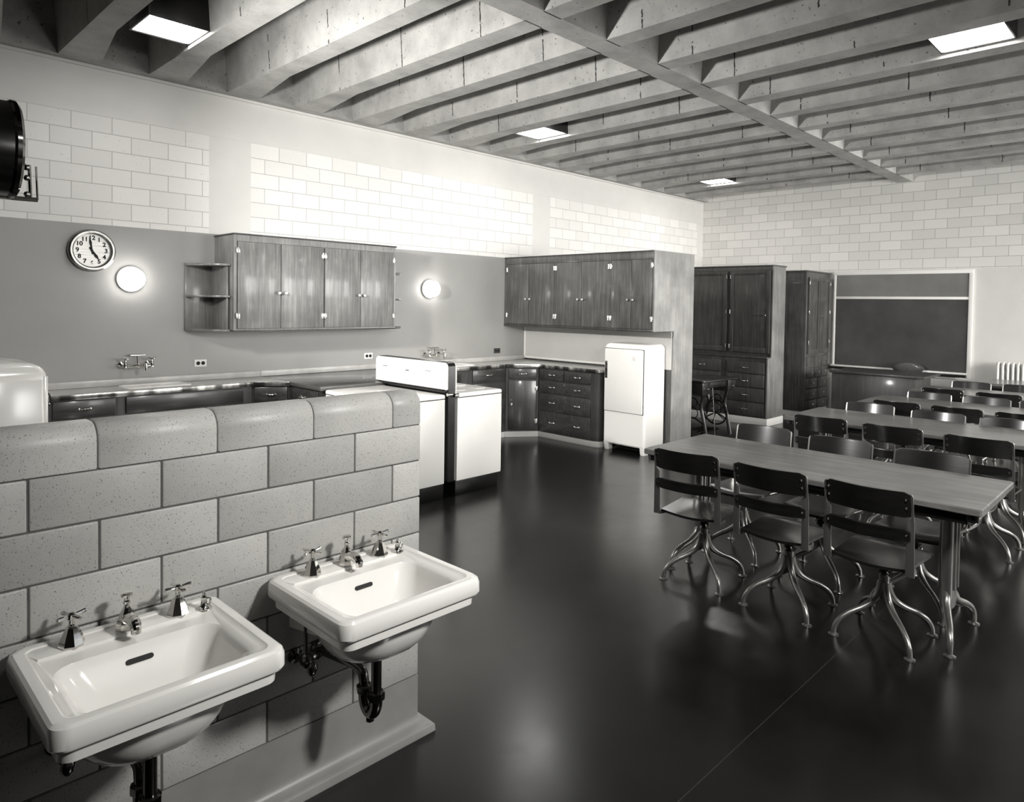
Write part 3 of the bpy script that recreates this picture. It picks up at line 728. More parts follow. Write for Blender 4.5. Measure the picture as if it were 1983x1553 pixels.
def ceiling_light(x0, x1, y0, y1, label, split='x', z=ZC+0.03):
    t = thing('ceiling_light', label, 'ceiling light', ((x0+x1)/2, (y0+y1)/2, z), group='recessed ceiling lights')
    bm = nb(); w = 0.012
    for bb in ((x0-w, x0, y0-w, y1+w), (x1, x1+w, y0-w, y1+w), (x0, x1, y0-w, y0), (x0, x1, y1, y1+w)): box(bm, *bb, z-0.004, ZT-0.005, 0.001)
    obj('housing', bm, 'black_enamel', t)
    xm, ym = (x0+x1)/2, (y0+y1)/2; g = 0.002
    halves = ((x0+.001, xm-g, y0+.001, y1-.001), (xm+g, x1-.001, y0+.001, y1-.001)) if split == 'x' else ((x0+.001, x1-.001, y0+.001, ym-g), (x0+.001, x1-.001, ym+g, y1-.001))
    for h in halves: bm = nb(); box(bm, *h, z+0.004, z+0.012, 0.001); obj('diffuser_pane', bm, 'lit_diffuser', t)
    bm = nb()
    if split == 'x': box(bm, xm-0.0018, xm+0.0018, y0, y1, z, z+0.006)
    else: box(bm, x0, x1, ym-0.0018, ym+0.0018, z, z+0.006)
    obj('divider_bar', bm, 'white_paint', t)
ceiling_light(1.60, 1.975, 5.09, 5.47, 'lit two-pane square ceiling light at the upper left, nearest the clock')
ceiling_light(1.55, 1.93, 0.98, 1.42, 'lit two-pane ceiling light added out of view above the washbasins', 'y')  # added fixture outside the view, lights the basins and floor
ceiling_light(5.35, 5.76, 0.98, 1.42, 'lit two-pane ceiling light at the upper right over the tables', 'y')
ceiling_light(5.43, 5.795, 5.09, 5.52, 'lit ceiling light above the divider cabinet, middle of the picture', 'y')
ceiling_light(9.25, 9.615, 5.09, 5.50, 'small lit ceiling light farthest away near the far left corner', 'y')

cx, cz, CR = 1.592, 1.977, 0.165
t = thing('wall_clock', 'round metal wall clock with black numerals', 'clock', (cx, YW, cz))
bm = nb(); lathe(bm, [(CR, 0), (CR+0.004, 0.02), (CR, 0.045), (CR-0.012, 0.056), (CR-0.024, 0.056), (CR-0.034, 0.045), (CR-0.036, 0.022)], (cx, YW-0.001, cz), d=(0, -1, 0), seg=64); obj('bezel', bm, 'brushed_steel', t)
bm = nb(); lathe(bm, [(CR-0.03, 0.02), (CR-0.03, 0.024), (0, 0.024)], (cx, YW-0.001, cz), d=(0, -1, 0), seg=48); obj('dial', bm, 'clock_dial', t)
def text_part(s, size, mat, parent, M, name='numeral', bold=0.0):
    c = bpy.data.curves.new(name, 'FONT'); c.body = s; c.size = size; c.align_x = 'CENTER'; c.align_y = 'CENTER'; c.extrude = 0.0006; c.offset = bold
    o = bpy.data.objects.new('tmp', c); COL.objects.link(o); dg = bpy.context.evaluated_depsgraph_get(); dg.update()
    me = bpy.data.meshes.new_from_object(o.evaluated_get(dg)); me.transform(M); me.name = name
    bpy.data.objects.remove(o); me.transform(Matrix.Translation(-OFF[parent])); me.materials.clear(); me.materials.append(MATS[mat])
    q = bpy.data.objects.new(name, me); COL.objects.link(q); q.parent = parent; OFF[q] = OFF[parent]; return q
RX = Matrix.Rotation(PI/2, 4, 'X')
for h in range(1, 13):
    a = PI/2-h*PI/6; r_ = 0.100
    text_part(str(h), 0.047, 'dark_slot', t, Matrix.Translation((cx+r_*math.cos(a), YW-0.0265, cz+r_*math.sin(a))) @ RX, bold=0.0016)
def hand(name, ang, ln, w, yy):
    bm = nb(); d_ = (math.cos(ang), math.sin(ang)); n_ = (-d_[1], d_[0])
    pr_ = [(-0.03, w), (0.0, w*0.8), (ln*0.45, w*1.1), (ln*0.6, w*1.5), (ln*0.75, w), (ln, 0.0004)]
    pts = [(cx+d_[0]*u+n_[0]*v_, cz+d_[1]*u+n_[1]*v_) for u, v_ in pr_] + [(cx+d_[0]*u-n_[0]*v_, cz+d_[1]*u-n_[1]*v_) for u, v_ in pr_[::-1]]
    prism(bm, pts, yy-0.001, yy, axis='y'); obj(name, bm, 'dark_slot', t)
hand('minute_hand', PI/2+0.16, 0.108, 0.006, YW-0.031)
hand('hour_hand', PI/2-2.55, 0.086, 0.0075, YW-0.029)
bm = nb(); lathe(bm, [(0.008, 0.02), (0.008, 0.034), (0, 0.035)], (cx, YW, cz), d=(0, -1, 0), seg=16); obj('hub', bm, 'dark_slot', t)

# ------------------------------------------------------------------ ranges back to back
def stove(x0, x1, y0, y1, front, label, guard):
    t = thing('range', label, 'stove', ((x0+x1)/2, (y0+y1)/2, 0)); s = -1 if front == 'left' else 1
    zt = 0.855
    bm = nb(); xa, xb = (x0+0.03, x1) if s < 0 else (x0, x1-0.03)
    box(bm, xa, xb, y0+0.02, y1-0.02, 0, 0.125, 0.003); obj('toe_base', bm, 'black_enamel', t)
    bm = nb(); box(bm, x0+0.004, x1-0.004, y0+0.005, y1-0.005, 0.125, zt-0.038, 0.006); obj('body', bm, 'enamel', t)
    bm = nb(); box(bm, x0+0.008, x1-0.008, y0+0.009, y1-0.009, zt-0.042, zt-0.030); obj('shadow_gap', bm, 'black_enamel', t)
    bm = nb(); loft(bm, [rrect((x0+x1)/2, (y0+y1)/2, (x1-x0)/2, (y1-y0)/2, .02, zt-0.031), rrect((x0+x1)/2, (y0+y1)/2, (x1-x0)/2+.001, (y1-y0)/2+.001, .022, zt-0.012), rrect((x0+x1)/2, (y0+y1)/2, (x1-x0)/2-.003, (y1-y0)/2-.003, .022, zt-0.003), rrect((x0+x1)/2, (y0+y1)/2, (x1-x0)/2-.012, (y1-y0)/2-.012, .02, zt)])
    obj('cooktop', bm, 'enamel', t)
    fx = x0 if s < 0 else x1; Fr = frame3((fx, 0, 0), (0, -1, 0), (-1, 0, 0)) if s < 0 else frame3((fx, 0, 0), (0, 1, 0), (1, 0, 0))
    def fu(y): return -y if s < 0 else y
    a, b_ = sorted((fu(y0+0.03), fu(y1-0.03)))
    m_ = a+(b_-a)*0.55
    door(t, Fr, a, m_, 0.30, 0.70, 'enamel', th=0.022, name='oven_door'); door(t, Fr, m_+0.01, b_, 0.30, 0.70, 'enamel', th=0.022, name='storage_door')
    door(t, Fr, a, b_, 0.14, 0.29, 'enamel', th=0.022, name='drawer_front')
    n_ = Fr.to_3x3() @ Vector((0, -1, 0))
    for k in range(5):
        bm = nb(); lathe(bm, [(0.02, 0), (0.018, 0.02), (0, 0.022)], Fr @ Vector((a+(b_-a)*(0.1+0.2*k), 0.0, 0.76)), d=n_, seg=14); obj('burner_knob', bm, 'black_enamel', t)
    gx0, gx1 = (x0+0.10, x0+0.36) if s < 0 else (x1-0.36, x1-0.10)
    for gx in (gx0+0.02, gx1-0.02):
        for gy in (y0+0.22, y0+0.48):
            bm = nb(); lathe(bm, [(0.085, zt+.0005), (0.085, zt+.004), (0.07, zt+.006), (0, zt+.006)], (gx, gy, 0), seg=24); obj('burner_cover', bm, 'enamel', t)
    return t
t = stove(3.02, 3.60, 4.42, 5.312, 'left', 'white enamel range with tall backguard, the nearer of the two back-to-back ranges', True)
# backguard with two recessed panels
bm = nb(); g0, g1, z0, z1 = 4.425, 5.44, 0.893, 1.112; rr_ = 0.04
pf = [(g0, z0), (g1, z0)] + circ2(g1-rr_, z1-rr_, rr_, 0, PI/2, 6) + circ2(g0+rr_, z1-rr_, rr_, PI/2, PI, 6)
prism(bm, pf, 3.605, 3.628, axis='x', bev=0.004); obj('backguard', bm, 'enamel', t); bg = bpy.data.objects['backguard'] if 'backguard' in bpy.data.objects else None
bm = nb(); pf2 = [(g0+.002, 0.13), (g1-0.115, 0.13), (g1-0.115, 0.875), (g1-.002, 0.885)] + circ2(g1-rr_, z1-rr_+.004, rr_, 0, PI/2, 6) + circ2(g0+rr_, z1-rr_+.004, rr_, PI/2, PI, 6)
prism(bm, pf2, 3.629, 3.70, axis='x'); obj('back_housing', bm, 'black_enamel', t, label='black rear housing between the ranges')
bm = nb(); box(bm, 3.596, 3.629, g0+0.004, 5.33, 0.870, 0.893, 0.002); obj('guard_gasket', bm, 'black_enamel', t)
for ya, yb in ((5.237, 5.337), (4.614, 4.714)):
    bm = nb(); f = 0.006
    for bb in ((ya, yb, 1.044, 1.05), (ya, yb, 0.93, 0.936), (ya, ya+f, 0.936, 1.044), (yb-f, yb, 0.936, 1.044)): box(bm, 3.601, 3.6055, *bb, 0.001)
    box(bm, 3.6025, 3.6052, yb-0.012, yb-0.007, 0.936, 1.044)
    p_ = obj('vent_panel', bm, 'enamel', t)
    bm = nb()
    box(bm, 3.6022, 3.6053, yb-0.0075, yb-0.0045, 0.94, 1.04); box(bm, 3.6022, 3.6053, ya+0.02, yb-0.015, 1.030, 1.034); obj('panel_line', bm, 'black_enamel', p_)
bm = nb(); box(bm, 3.6035, 3.6055, 4.935, 4.985, 1.010, 1.019, 0.0005); obj('name_badge', bm, 'slate', t, label='tiny dark badge plate')
bm = nb(); cyl(bm, (3.60, 4.405, 0.855), 0.014, 0.05, d=(1, 0, 0), seg=16); cyl(bm, (3.672, 4.403, 0.845), 0.016, 0.045, d=(1, 0, 0), seg=16); obj('hinge_end', bm, 'chrome', t)
t = stove(3.725, 4.235, 4.42, 5.312, 'right', 'plain white enamel range behind the black housing, farther of the two', False)
bm = nb(); pf = [(4.43, 0.856), (5.33, 0.856), (5.33, 1.10)] + circ2(4.43+0.04, 1.105-0.04, .04, PI/2, PI, 6); prism(bm, pf, 3.705, 3.722, axis='x', bev=0.003); obj('backguard', bm, 'enamel', t)

# ------------------------------------------------------------------ refrigerators
def fridge(x0, x1, y0, y1, h, label, handle=True, badge=True, top_r=0.06):
    t = thing('refrigerator', label, 'refrigerator', ((x0+x1)/2, (y0+y1)/2, 0))
    cx_, cy_2 = (x0+x1)/2, (y0+y1)/2; hx, hy = (x1-x0)/2, (y1-y0)/2
    bm = nb(); R_ = [rrect(cx_, cy_2, hx-.012, hy-.012, .02, .075), rrect(cx_, cy_2, hx, hy, .03, .09)]
    R_ += [rrect(cx_, cy_2, hx, hy, .03, h-top_r)]
    for i in range(1, 8):
        a = PI/2*i/7; R_.append(rrect(cx_, cy_2, hx-top_r*0.55*(1-math.cos(a)), hy-top_r*(1-math.cos(a)), .032, h-top_r+top_r*0.9*math.sin(a)))
    R_.append(rrect(cx_, cy_2, hx*0.6, hy*0.6, .03, h))
    loft(bm, R_); obj('cabinet', bm, 'enamel', t)
    F_ = frame3((x0, 0, 0), (0, -1, 0), (-1, 0, 0))
    bm = nb(); fbox(bm, F_, -(y1-0.025), -(y0+0.02), 0.44, h-0.065, 0.0015, 0.022, 0.009); dr = obj('door', bm, 'enamel', t)
    bm = nb(); fbox(bm, F_, -(y1-0.021), -(y0+0.016), 0.436, h-0.061, 0.0, 0.006, 0.0); obj('door_gasket', bm, 'black_enamel', t)
    if handle:
        bm = nb(); ph = (y1-0.05)
        for k in range(9): box(bm, x0-0.034, x0-0.024, ph-0.014, ph+0.012, 0.815+0.018*k, 0.824+0.018*k, 0.002)
        box(bm, x0-0.026, x0-0.021, ph-0.016, ph+0.014, 0.80, 0.99, 0.004); obj('handle', bm, 'dark_chrome', dr)
    if badge:
        bm = nb(); lathe(bm, [(0.024, 0), (0.024, 0.002), (0.018, 0.003), (0.010, 0.003), (0.010, 0.0045), (0, 0.0045)], (x0-0.022, y0+0.13, h-0.16), d=(-1, 0, 0), seg=28); obj('badge', bm, 'white_paint', dr)
    for fy in (y0+0.035, y1-0.035):
        bm = nb()
        loft(bm, [rrect(x0+0.06, fy, .045, .028, .018, 0), rrect(x0+0.06, fy, .05, .032, .02, 0.02), rrect(x0+0.055, fy, .052, .034, .02, 0.09)]); obj('foot', bm, 'enamel', t)
        bm = nb(); loft(bm, [rrect(x1-0.06, fy, .045, .028, .018, 0), rrect(x1-0.06, fy, .05, .034, .02, 0.09)]); obj('foot', bm, 'enamel', t)
    bm = nb(); box(bm, x0+0.12, x1-0.02, y0+0.03, y1-0.03, 0.012, 0.085); obj('machine_compartment', bm, 'black_enamel', t)
    return t
fridge(6.16, 6.545, 4.245, 4.80, 1.195, 'white enamel refrigerator with rounded top standing under the divider cabinet')
# appliance at the left edge of the photograph
t = thing('enamel_appliance', 'white rounded enamel appliance cut off by the left edge of the photo', 'appliance', (0.85, 6.1, 0))
bm = nb(); h = 1.16; cx_, cy2, hx, hy, tr = 0.84, 6.1, 0.325, 0.30, 0.10
R_ = [rrect(cx_, cy2, hx-.01, hy-.01, .02, .0), rrect(cx_, cy2, hx, hy, .03, .06), rrect(cx_, cy2, hx, hy, .03, h-tr)]
for i in range(1, 8):
    a = PI/2*i/7; R_.append(rrect(cx_, cy2, hx-tr*1.3*(1-math.cos(a)), hy-tr*0.6*(1-math.cos(a)), .05, h-tr+tr*0.85*math.sin(a)))
R_.append(rrect(cx_, cy2, hx*0.4, hy*0.6, .04, h)); loft(bm, R_); obj('cabinet', bm, 'enamel', t)
bm = nb(); box(bm, 0.53, 1.135, 5.78, 5.7985, 0.12, h-0.13, 0.006); dd = obj('door', bm, 'enamel', t)
bm = nb(); box(bm, 1.145, 1.172, 5.80, 5.83, 0.10, h-0.11, 0.004); obj('side_trim', bm, 'enamel', t)
bm = nb(); tube(bm, smooth_path([(1.168, 5.84, 0.93), (1.19, 5.85, 0.91), (1.19, 5.85, 0.85), (1.168, 5.84, 0.83)], 5), 0.006, 8); obj('latch', bm, 'dark_chrome', t)

# ------------------------------------------------------------------ wardrobes at the far end
t = thing('wardrobe', 'tall dark wooden wardrobe with two panelled doors over drawers, behind the sewing machine', 'wardrobe', (9.2, 4.8, 0))
bm = nb(); box(bm, 9.06, 9.43, 4.212, 5.55, 0.93, 2.165); box(bm, 8.95, 9.43, 4.212, 5.55, 0.10, 0.915); obj('body', bm, 'wardrobe_wood', t)
bm = nb(); prism(bm, [(8.94, 0.10), (9.44, 0.10), (9.44, 2.17), (9.05, 2.17), (9.05, 0.93), (8.94, 0.915)], 4.19, 4.212, axis='y', bev=0.002); obj('side_panel', bm, 'wardrobe_wood_sidelit', t, label='paler side panel with side light painted in')
bm = nb(); box(bm, 9.03, 9.45, 4.18, 5.56, 2.17, 2.187, 0.004); obj('top_board', bm, 'wardrobe_wood', t)
bm = nb(); box(bm, 8.93, 9.06, 4.20, 5.55, 0.9155, 0.935, 0.004); obj('ledge', bm, 'wardrobe_wood', t)
bm = nb(); box(bm, 8.93, 9.44, 4.18, 5.55, 0, 0.0995, 0.004); obj('plinth', bm, 'white_paint', t)
F = frame3((9.06, 0, 0), (0, -1, 0), (-1, 0, 0))
door(t, F, -5.48, -4.865, 0.98, 2.11, 'wardrobe_wood', -5.40, 1.50, -4.868, (1.06, 1.54, 2.03), panel=True, hw=0.007, lock=True)
door(t, F, -4.815, -4.22, 0.98, 2.11, 'wardrobe_wood', -4.285, 1.50, -4.812, (1.06, 1.54, 2.03), panel=True, hw=0.007, lock=True)
F = frame3((8.95, 0, 0), (0, -1, 0), (-1, 0, 0))
for ua, ub in ((-5.48, -4.89), (-4.79, -4.235)):
    for z0, z1 in ((0.70, 0.86), (0.51, 0.685), (0.315, 0.495), (0.12, 0.30)): drawer(t, F, ua, ub, z0, z1, 'wardrobe_wood', 1, lock=True)

t = thing('wardrobe', 'narrow dark wooden wardrobe with twelve small drawers, beside the chalkboard', 'wardrobe', (10.55, 4.4, 0))
bm = nb(); box(bm, 10.10, 10.99, 4.17, 4.84, 0.09, 2.14, 0.003); obj('body', bm, 'wardrobe_wood', t)
bm = nb(); box(bm, 10.085, 11.0, 4.155, 4.85, 2.14, 2.16, 0.004); obj('top_board', bm, 'wardrobe_wood', t)
bm = nb(); box(bm, 10.12, 10.99, 4.18, 4.84, 0, 0.09, 0.003); obj('plinth', bm, 'white_paint', t)
F = frame3((0, 4.17, 0), (1, 0, 0), (0, -1, 0))
door(t, F, 10.15, 10.545, 0.93, 2.06, 'wardrobe_wood', 10.505, 1.48, 10.155, (1.10, 1.55, 1.98), panel=True, hw=0.008)
door(t, F, 10.55, 10.95, 0.93, 2.06, 'wardrobe_wood', 10.59, 1.48, 10.945, (1.10, 1.55, 1.98), panel=True, hw=0.008)
for z0, z1, n_ in ((0.74, 0.89, 3), (0.585, 0.725, 3), (0.425, 0.57, 2), (0.26, 0.41, 2), (0.11, 0.245, 2)):
    for k in range(n_): drawer(t, F, 10.15+0.80*k/n_+0.005, 10.15+0.80*(k+1)/n_-0.005, z0, z1, 'wardrobe_wood', 1, 'knob')

# ------------------------------------------------------------------ chalkboard
t = thing('chalkboard', 'wide framed chalkboard with a tack strip above, on the far wall', 'chalkboard', (XW, 3.18, 0.66))
y0, y1 = 2.25, 4.115
bm = nb(); f = 0.052
for bb in ((y0, y1, 2.12, 2.175), (y0, y0+f, 0.665, 2.12), (y1-f*0.6, y1, 0.665, 2.12)): box(bm, XW-0.03, XW-0.001, *bb, 0.003)
box(bm, XW-0.026, XW-0.001, y0+f, y1-f*0.6, 1.757, 1.795, 0.003); box(bm, XW-0.03, XW-0.001, y0, y1, 0.655, 0.675, 0.003)
obj('frame', bm, 'white_paint', t)
bm = nb(); box(bm, XW-0.016, XW-0.001, y0+f, y1-f*0.6, 0.75, 1.757); obj('slate_panel', bm, 'slate', t)
bm = nb(); box(bm, XW-0.016, XW-0.001, y0+f, y1-f*0.6, 1.795, 2.12); obj('tack_strip', bm, 'tack_board', t)
bm = nb(); box(bm, XW-0.05, XW-0.001, y0+f, y1+0.02, 0.722, 0.748, 0.004); obj('chalk_rail', bm, 'white_paint', t)
bm = nb(); box(bm, XW-0.09, XW-0.001, y0+f, y1+0.03, 0.690, 0.720, 0.006); obj('chalk_tray', bm, 'black_enamel', t)

# ------------------------------------------------------------------ radiator
t = thing('radiator', 'white column radiator against the far wall at the right edge', 'radiator', (10.9, 1.2, 0))
for k in range(20):
    y = 1.905-0.055*k; bm = nb()
    for xx in (10.83, 10.93): tube(bm, [(xx, y, 0.08), (xx, y, 0.90)], 0.013, 8, 1.4)
    loft(bm, [rrect(10.88, y, .07, .016, .015, .90), rrect(10.88, y, .07, .018, .016, .915), rrect(10.88, y, .05, .012, .011, .935)])
    loft(bm, [rrect(10.88, y, .07, .018, .016, .05), rrect(10.88, y, .07, .018, .016, .09)])
    if k in (0, 19): box(bm, 10.82, 10.94, y-0.012, y+0.012, 0, 0.06)
    obj('radiator_section', bm, 'radiator_paint', t)
bm = nb(); tube(bm, [(10.88, 1.92, 0.12), (10.88, 0.84, 0.12)], 0.014, 8); tube(bm, [(10.88, 1.92, 0.86), (10.88, 0.84, 0.86)], 0.014, 8); obj('connecting_pipe', bm, 'radiator_paint', t)

# ------------------------------------------------------------------ teacher's desk and chair
t = thing('desk', "wooden teacher's desk with a closed panel front before the chalkboard", 'desk', (10.2, 3.1, 0))
bm = nb(); box(bm, 9.84, 10.62, 2.52, 3.72, 0.72, 0.75, 0.006); obj('desk_top', bm, 'desk_wood', t)
bm = nb(); box(bm, 9.90, 9.925, 2.63, 3.70, 0.03, 0.72, 0.003); obj('front_panel', bm, 'desk_wood', t)
bm = nb(); box(bm, 9.925, 10.58, 2.63, 2.95, 0.05, 0.72, 0.004); obj('pedestal', bm, 'desk_wood', t)
bm = nb(); box(bm, 9.925, 10.58, 3.3, 3.695, 0.05, 0.72, 0.004); obj('pedestal', bm, 'desk_wood', t)
for xx in (9.95, 10.5):
    for yy in (2.67, 2.96, 3.34, 3.6): bm = nb(); box(bm, xx, xx+0.05, yy-0.025, yy+0.025, 0, 0.05); obj('foot', bm, 'desk_wood', t)
t = thing('desk_chair', "teacher's swivel chair with an oval backrest behind the desk", 'chair', (10.85, 3.0, 0))
bm = nb()
rg = [[(10.95+dx, 3.0+0.21*s_*math.cos(a), 0.775+0.082*s_*math.sin(a)) for a in [2*PI*i/28 for i in range(28)] for y_ in (0,)] for dx, s_ in ((-0.018, 0.55), (-0.016, 0.9), (-0.008, 1.0), (0.008, 1.0), (0.016, 0.9), (0.018, 0.5))]
loft(bm, rg); obj('backrest', bm, 'leather', t)
bm = nb(); tube(bm, smooth_path([(10.94, 3.0, 0.76), (10.96, 3.0, 0.6), (10.93, 3.0, 0.46), (10.85, 3.0, 0.42)], 4), 0.012, 8); obj('back_support', bm, 'brushed_steel', t)
bm = nb(); loft(bm, [rrect(10.84, 3.0, .15, .2, .08, .43), rrect(10.84, 3.0, .16, .21, .09, .445), rrect(10.84, 3.0, .15, .2, .08, .465)]); obj('seat', bm, 'desk_wood', t)
bm = nb(); cyl(bm, (10.85, 3.0, 0.12), 0.022, 0.31, seg=12); obj('column', bm, 'brushed_steel', t)
for q in range(4):
    a = PI/4+q*PI/2; c_, s_ = math.cos(a), math.sin(a); bm = nb()
    tube(bm, smooth_path([(10.85+c_*0.01, 3+s_*0.01, .16), (10.85+c_*0.09, 3+s_*0.12, .10), (10.85+c_*0.17, 3+s_*0.22, .02)], 4), [0.014, 0.01], 8); obj('leg', bm, 'brushed_steel', t)

t.location.x -= 0.08
# ------------------------------------------------------------------ treadle sewing machine
t = thing('sewing_table', 'black treadle sewing machine table beside the divider cabinet', 'sewing machine', (7.55, 4.35, 0))
x0, x1, y0, y1 = 7.18, 7.98, 4.12, 4.56
bm = nb(); box(bm, x0, x1, y0, y1, 0.715, 0.742, 0.006); obj('table_top', bm, 'sewing_wood', t)
bm = nb(); box(bm, x0+0.2, x1-0.2, y0+0.05, y1-0.05, 0.64, 0.714, 0.003); obj('apron', bm, 'sewing_wood', t)
for xx in (x0+0.01, x1-0.19):
    bm = nb(); box(bm, xx, xx+0.18, y0+0.03, y1-0.03, 0.575, 0.7145, 0.004); dw = obj('drawer', bm, 'sewing_wood', t)
    bm = nb(); knob(bm, (xx+0.09, y0+0.03, 0.64), (0, -1, 0), 0.8); obj('knob', bm, 'nickel', dw)
for xx in (x0+0.12, x1-0.12):
    bm = nb()
    for ya in (y0+0.05, y1-0.05):
        s = 1 if ya < (y0+y1)/2 else -1
        tube(bm, smooth_path([(xx, ya+s*0.03, 0.575), (xx, ya+s*0.06, 0.42), (xx, ya+s*0.02, 0.25), (xx, ya-s*0.02, 0.04)], 5), [0.014, 0.016], 8, 1.4)
        lathe(bm, [(0.018, 0), (0.024, 0.012), (0.015, 0.03)], (xx, ya-s*0.02, 0), seg=12)
    ym = (y0+y1)/2
    for zz, r_ in ((0.47, 0.05), (0.34, 0.065)):
        tube(bm, [(xx, ym+r_*math.cos(a), zz+r_*math.sin(a)) for a in [2*PI*i/16 for i in range(17)]], 0.006, 6)
    tube(bm, smooth_path([(xx, y0+0.11, 0.42), (xx, ym, 0.52), (xx, y1-0.11, 0.42)], 5), 0.008, 6); tube(bm, smooth_path([(xx, y0+0.08, 0.22), (xx, ym, 0.28), (xx, y1-0.08, 0.22)], 5), 0.009, 6)
    obj('cast_iron_leg', bm, 'black_iron', t)
bm = nb(); tube(bm, [(x0+0.12, (y0+y1)/2, 0.10), (x1-0.12, (y0+y1)/2, 0.10)], 0.01, 8)
for k in range(9): box(bm, x0+0.24+0.035*k, x0+0.252+0.035*k, y0+0.1, y1-0.1, 0.11, 0.12)
box(bm, x0+0.23, x1-0.25, y0+0.1, y0+0.115, 0.108, 0.122); box(bm, x0+0.23, x1-0.25, y1-0.115, y1-0.1, 0.108, 0.122); obj('treadle', bm, 'black_iron', t)
bm = nb(); xx = x1-0.17; ym = (y0+y1)/2-0.02
tube(bm, [(xx, ym+0.15*math.cos(a), 0.30+0.15*math.sin(a)) for a in [2*PI*i/28 for i in range(29)]], 0.011, 8)
for q in range(5): a = q*2*PI/5; tube(bm, [(xx, ym, 0.30), (xx, ym+0.15*math.cos(a), 0.30+0.15*math.sin(a))], 0.006, 6)
obj('flywheel', bm, 'black_iron', t)
bm = nb(); tube(bm, [(x0+0.28, y0+0.06, 0.70), (x0+0.33, y0+0.04, 0.06)], 0.004, 6); obj('pitman_rod', bm, 'nickel', t)

# ------------------------------------------------------------------ tables
def make_table():
    t = thing('work_table', '', 'table', (0, 0, 0)); L = dict(local=True)
    HX, HY, Z = 0.365, 0.885, 0.735       # half depth, half length, height
    bm = nb(); loft(bm, [rrect(0, 0, HX-.004, HY-.004, .012, Z-.032, 4), rrect(0, 0, HX, HY, .015, Z-.028, 4), rrect(0, 0, HX, HY, .015, Z-.005, 4), rrect(0, 0, HX-.005, HY-.005, .012, Z, 4)]); obj('tabletop', bm, 'table_wood', t, **L)
    bm = nb()
    for s in (-1, 1): box(bm, -HX+0.07, HX-0.07, s*(HY-0.03)-0.008, s*(HY-0.03)+0.008, Z-.064, Z-.033, 0.003)
    obj('end_rail', bm, 'aluminium_edge', t, label='bright metal end rail', **L)
    bm = nb()
    for s in (-1, 1):
        box(bm, s*(HX-0.05)-0.012, s*(HX-0.05)+0.012, -HY+0.06, HY-0.06, Z-.085, Z-.033, 0.003)
        for q in (-1, 1): cyl(bm, (s*(HX-0.05), q*(HY-0.045), Z-.070), 0.026, 0.036, seg=16)
    box(bm, -0.03, 0.03, -HY+0.12, HY-0.12, Z-.08, Z-.033, 0.003)
    obj('apron', bm, 'black_enamel', t, **L)
    for s in (-1, 1):
        yy = s*(HY-0.20)
        bm = nb(); fl = []
        n_ = 40
        for i in range(n_):
            a = 2*PI*i/n_; ca, sa = math.cos(a), math.sin(a)
            fl.append((math.copysign(abs(ca)**0.55, ca)*0.058, math.copysign(abs(sa)**0.55, sa)*0.030*(1+0.0*i)))
        loft(bm, [[(x*1.0, yy+y, z) for x, y in fl] for z in (0.15, 0.20, 0.60, Z-.033)])
        for xx in (-0.03, 0.03):
            for q in (-1, 1): tube(bm, [(xx, yy+q*0.031, 0.24), (xx, yy+q*0.031, Z-.06)], 0.008, 8)
        box(bm, -0.22, 0.22, yy-0.02, yy+0.02, Z-.055, Z-.033, 0.003)
        obj('column', bm, 'steel_paint', t, **L)
        for q in (-1, 1):
            bm = nb(); tube(bm, smooth_path([(q*0.035, yy, 0.235), (q*0.055, yy+s*0.005, 0.19), (q*0.10, yy+s*0.02, 0.15), (q*0.17, yy+s*0.045, 0.118), (q*0.215, yy+s*0.06, 0.085), (q*0.235, yy+s*0.066, 0.045), (q*0.238, yy+s*0.067, 0.008)], 5), [0.022, 0.013], 12)
            lathe(bm, [(0.026, 0), (0.027, 0.004), (0.014, 0.010), (0.011, 0.014)], (q*0.238, yy+s*0.067, 0), seg=16); obj('foot', bm, 'steel_paint', t, **L)
    return t

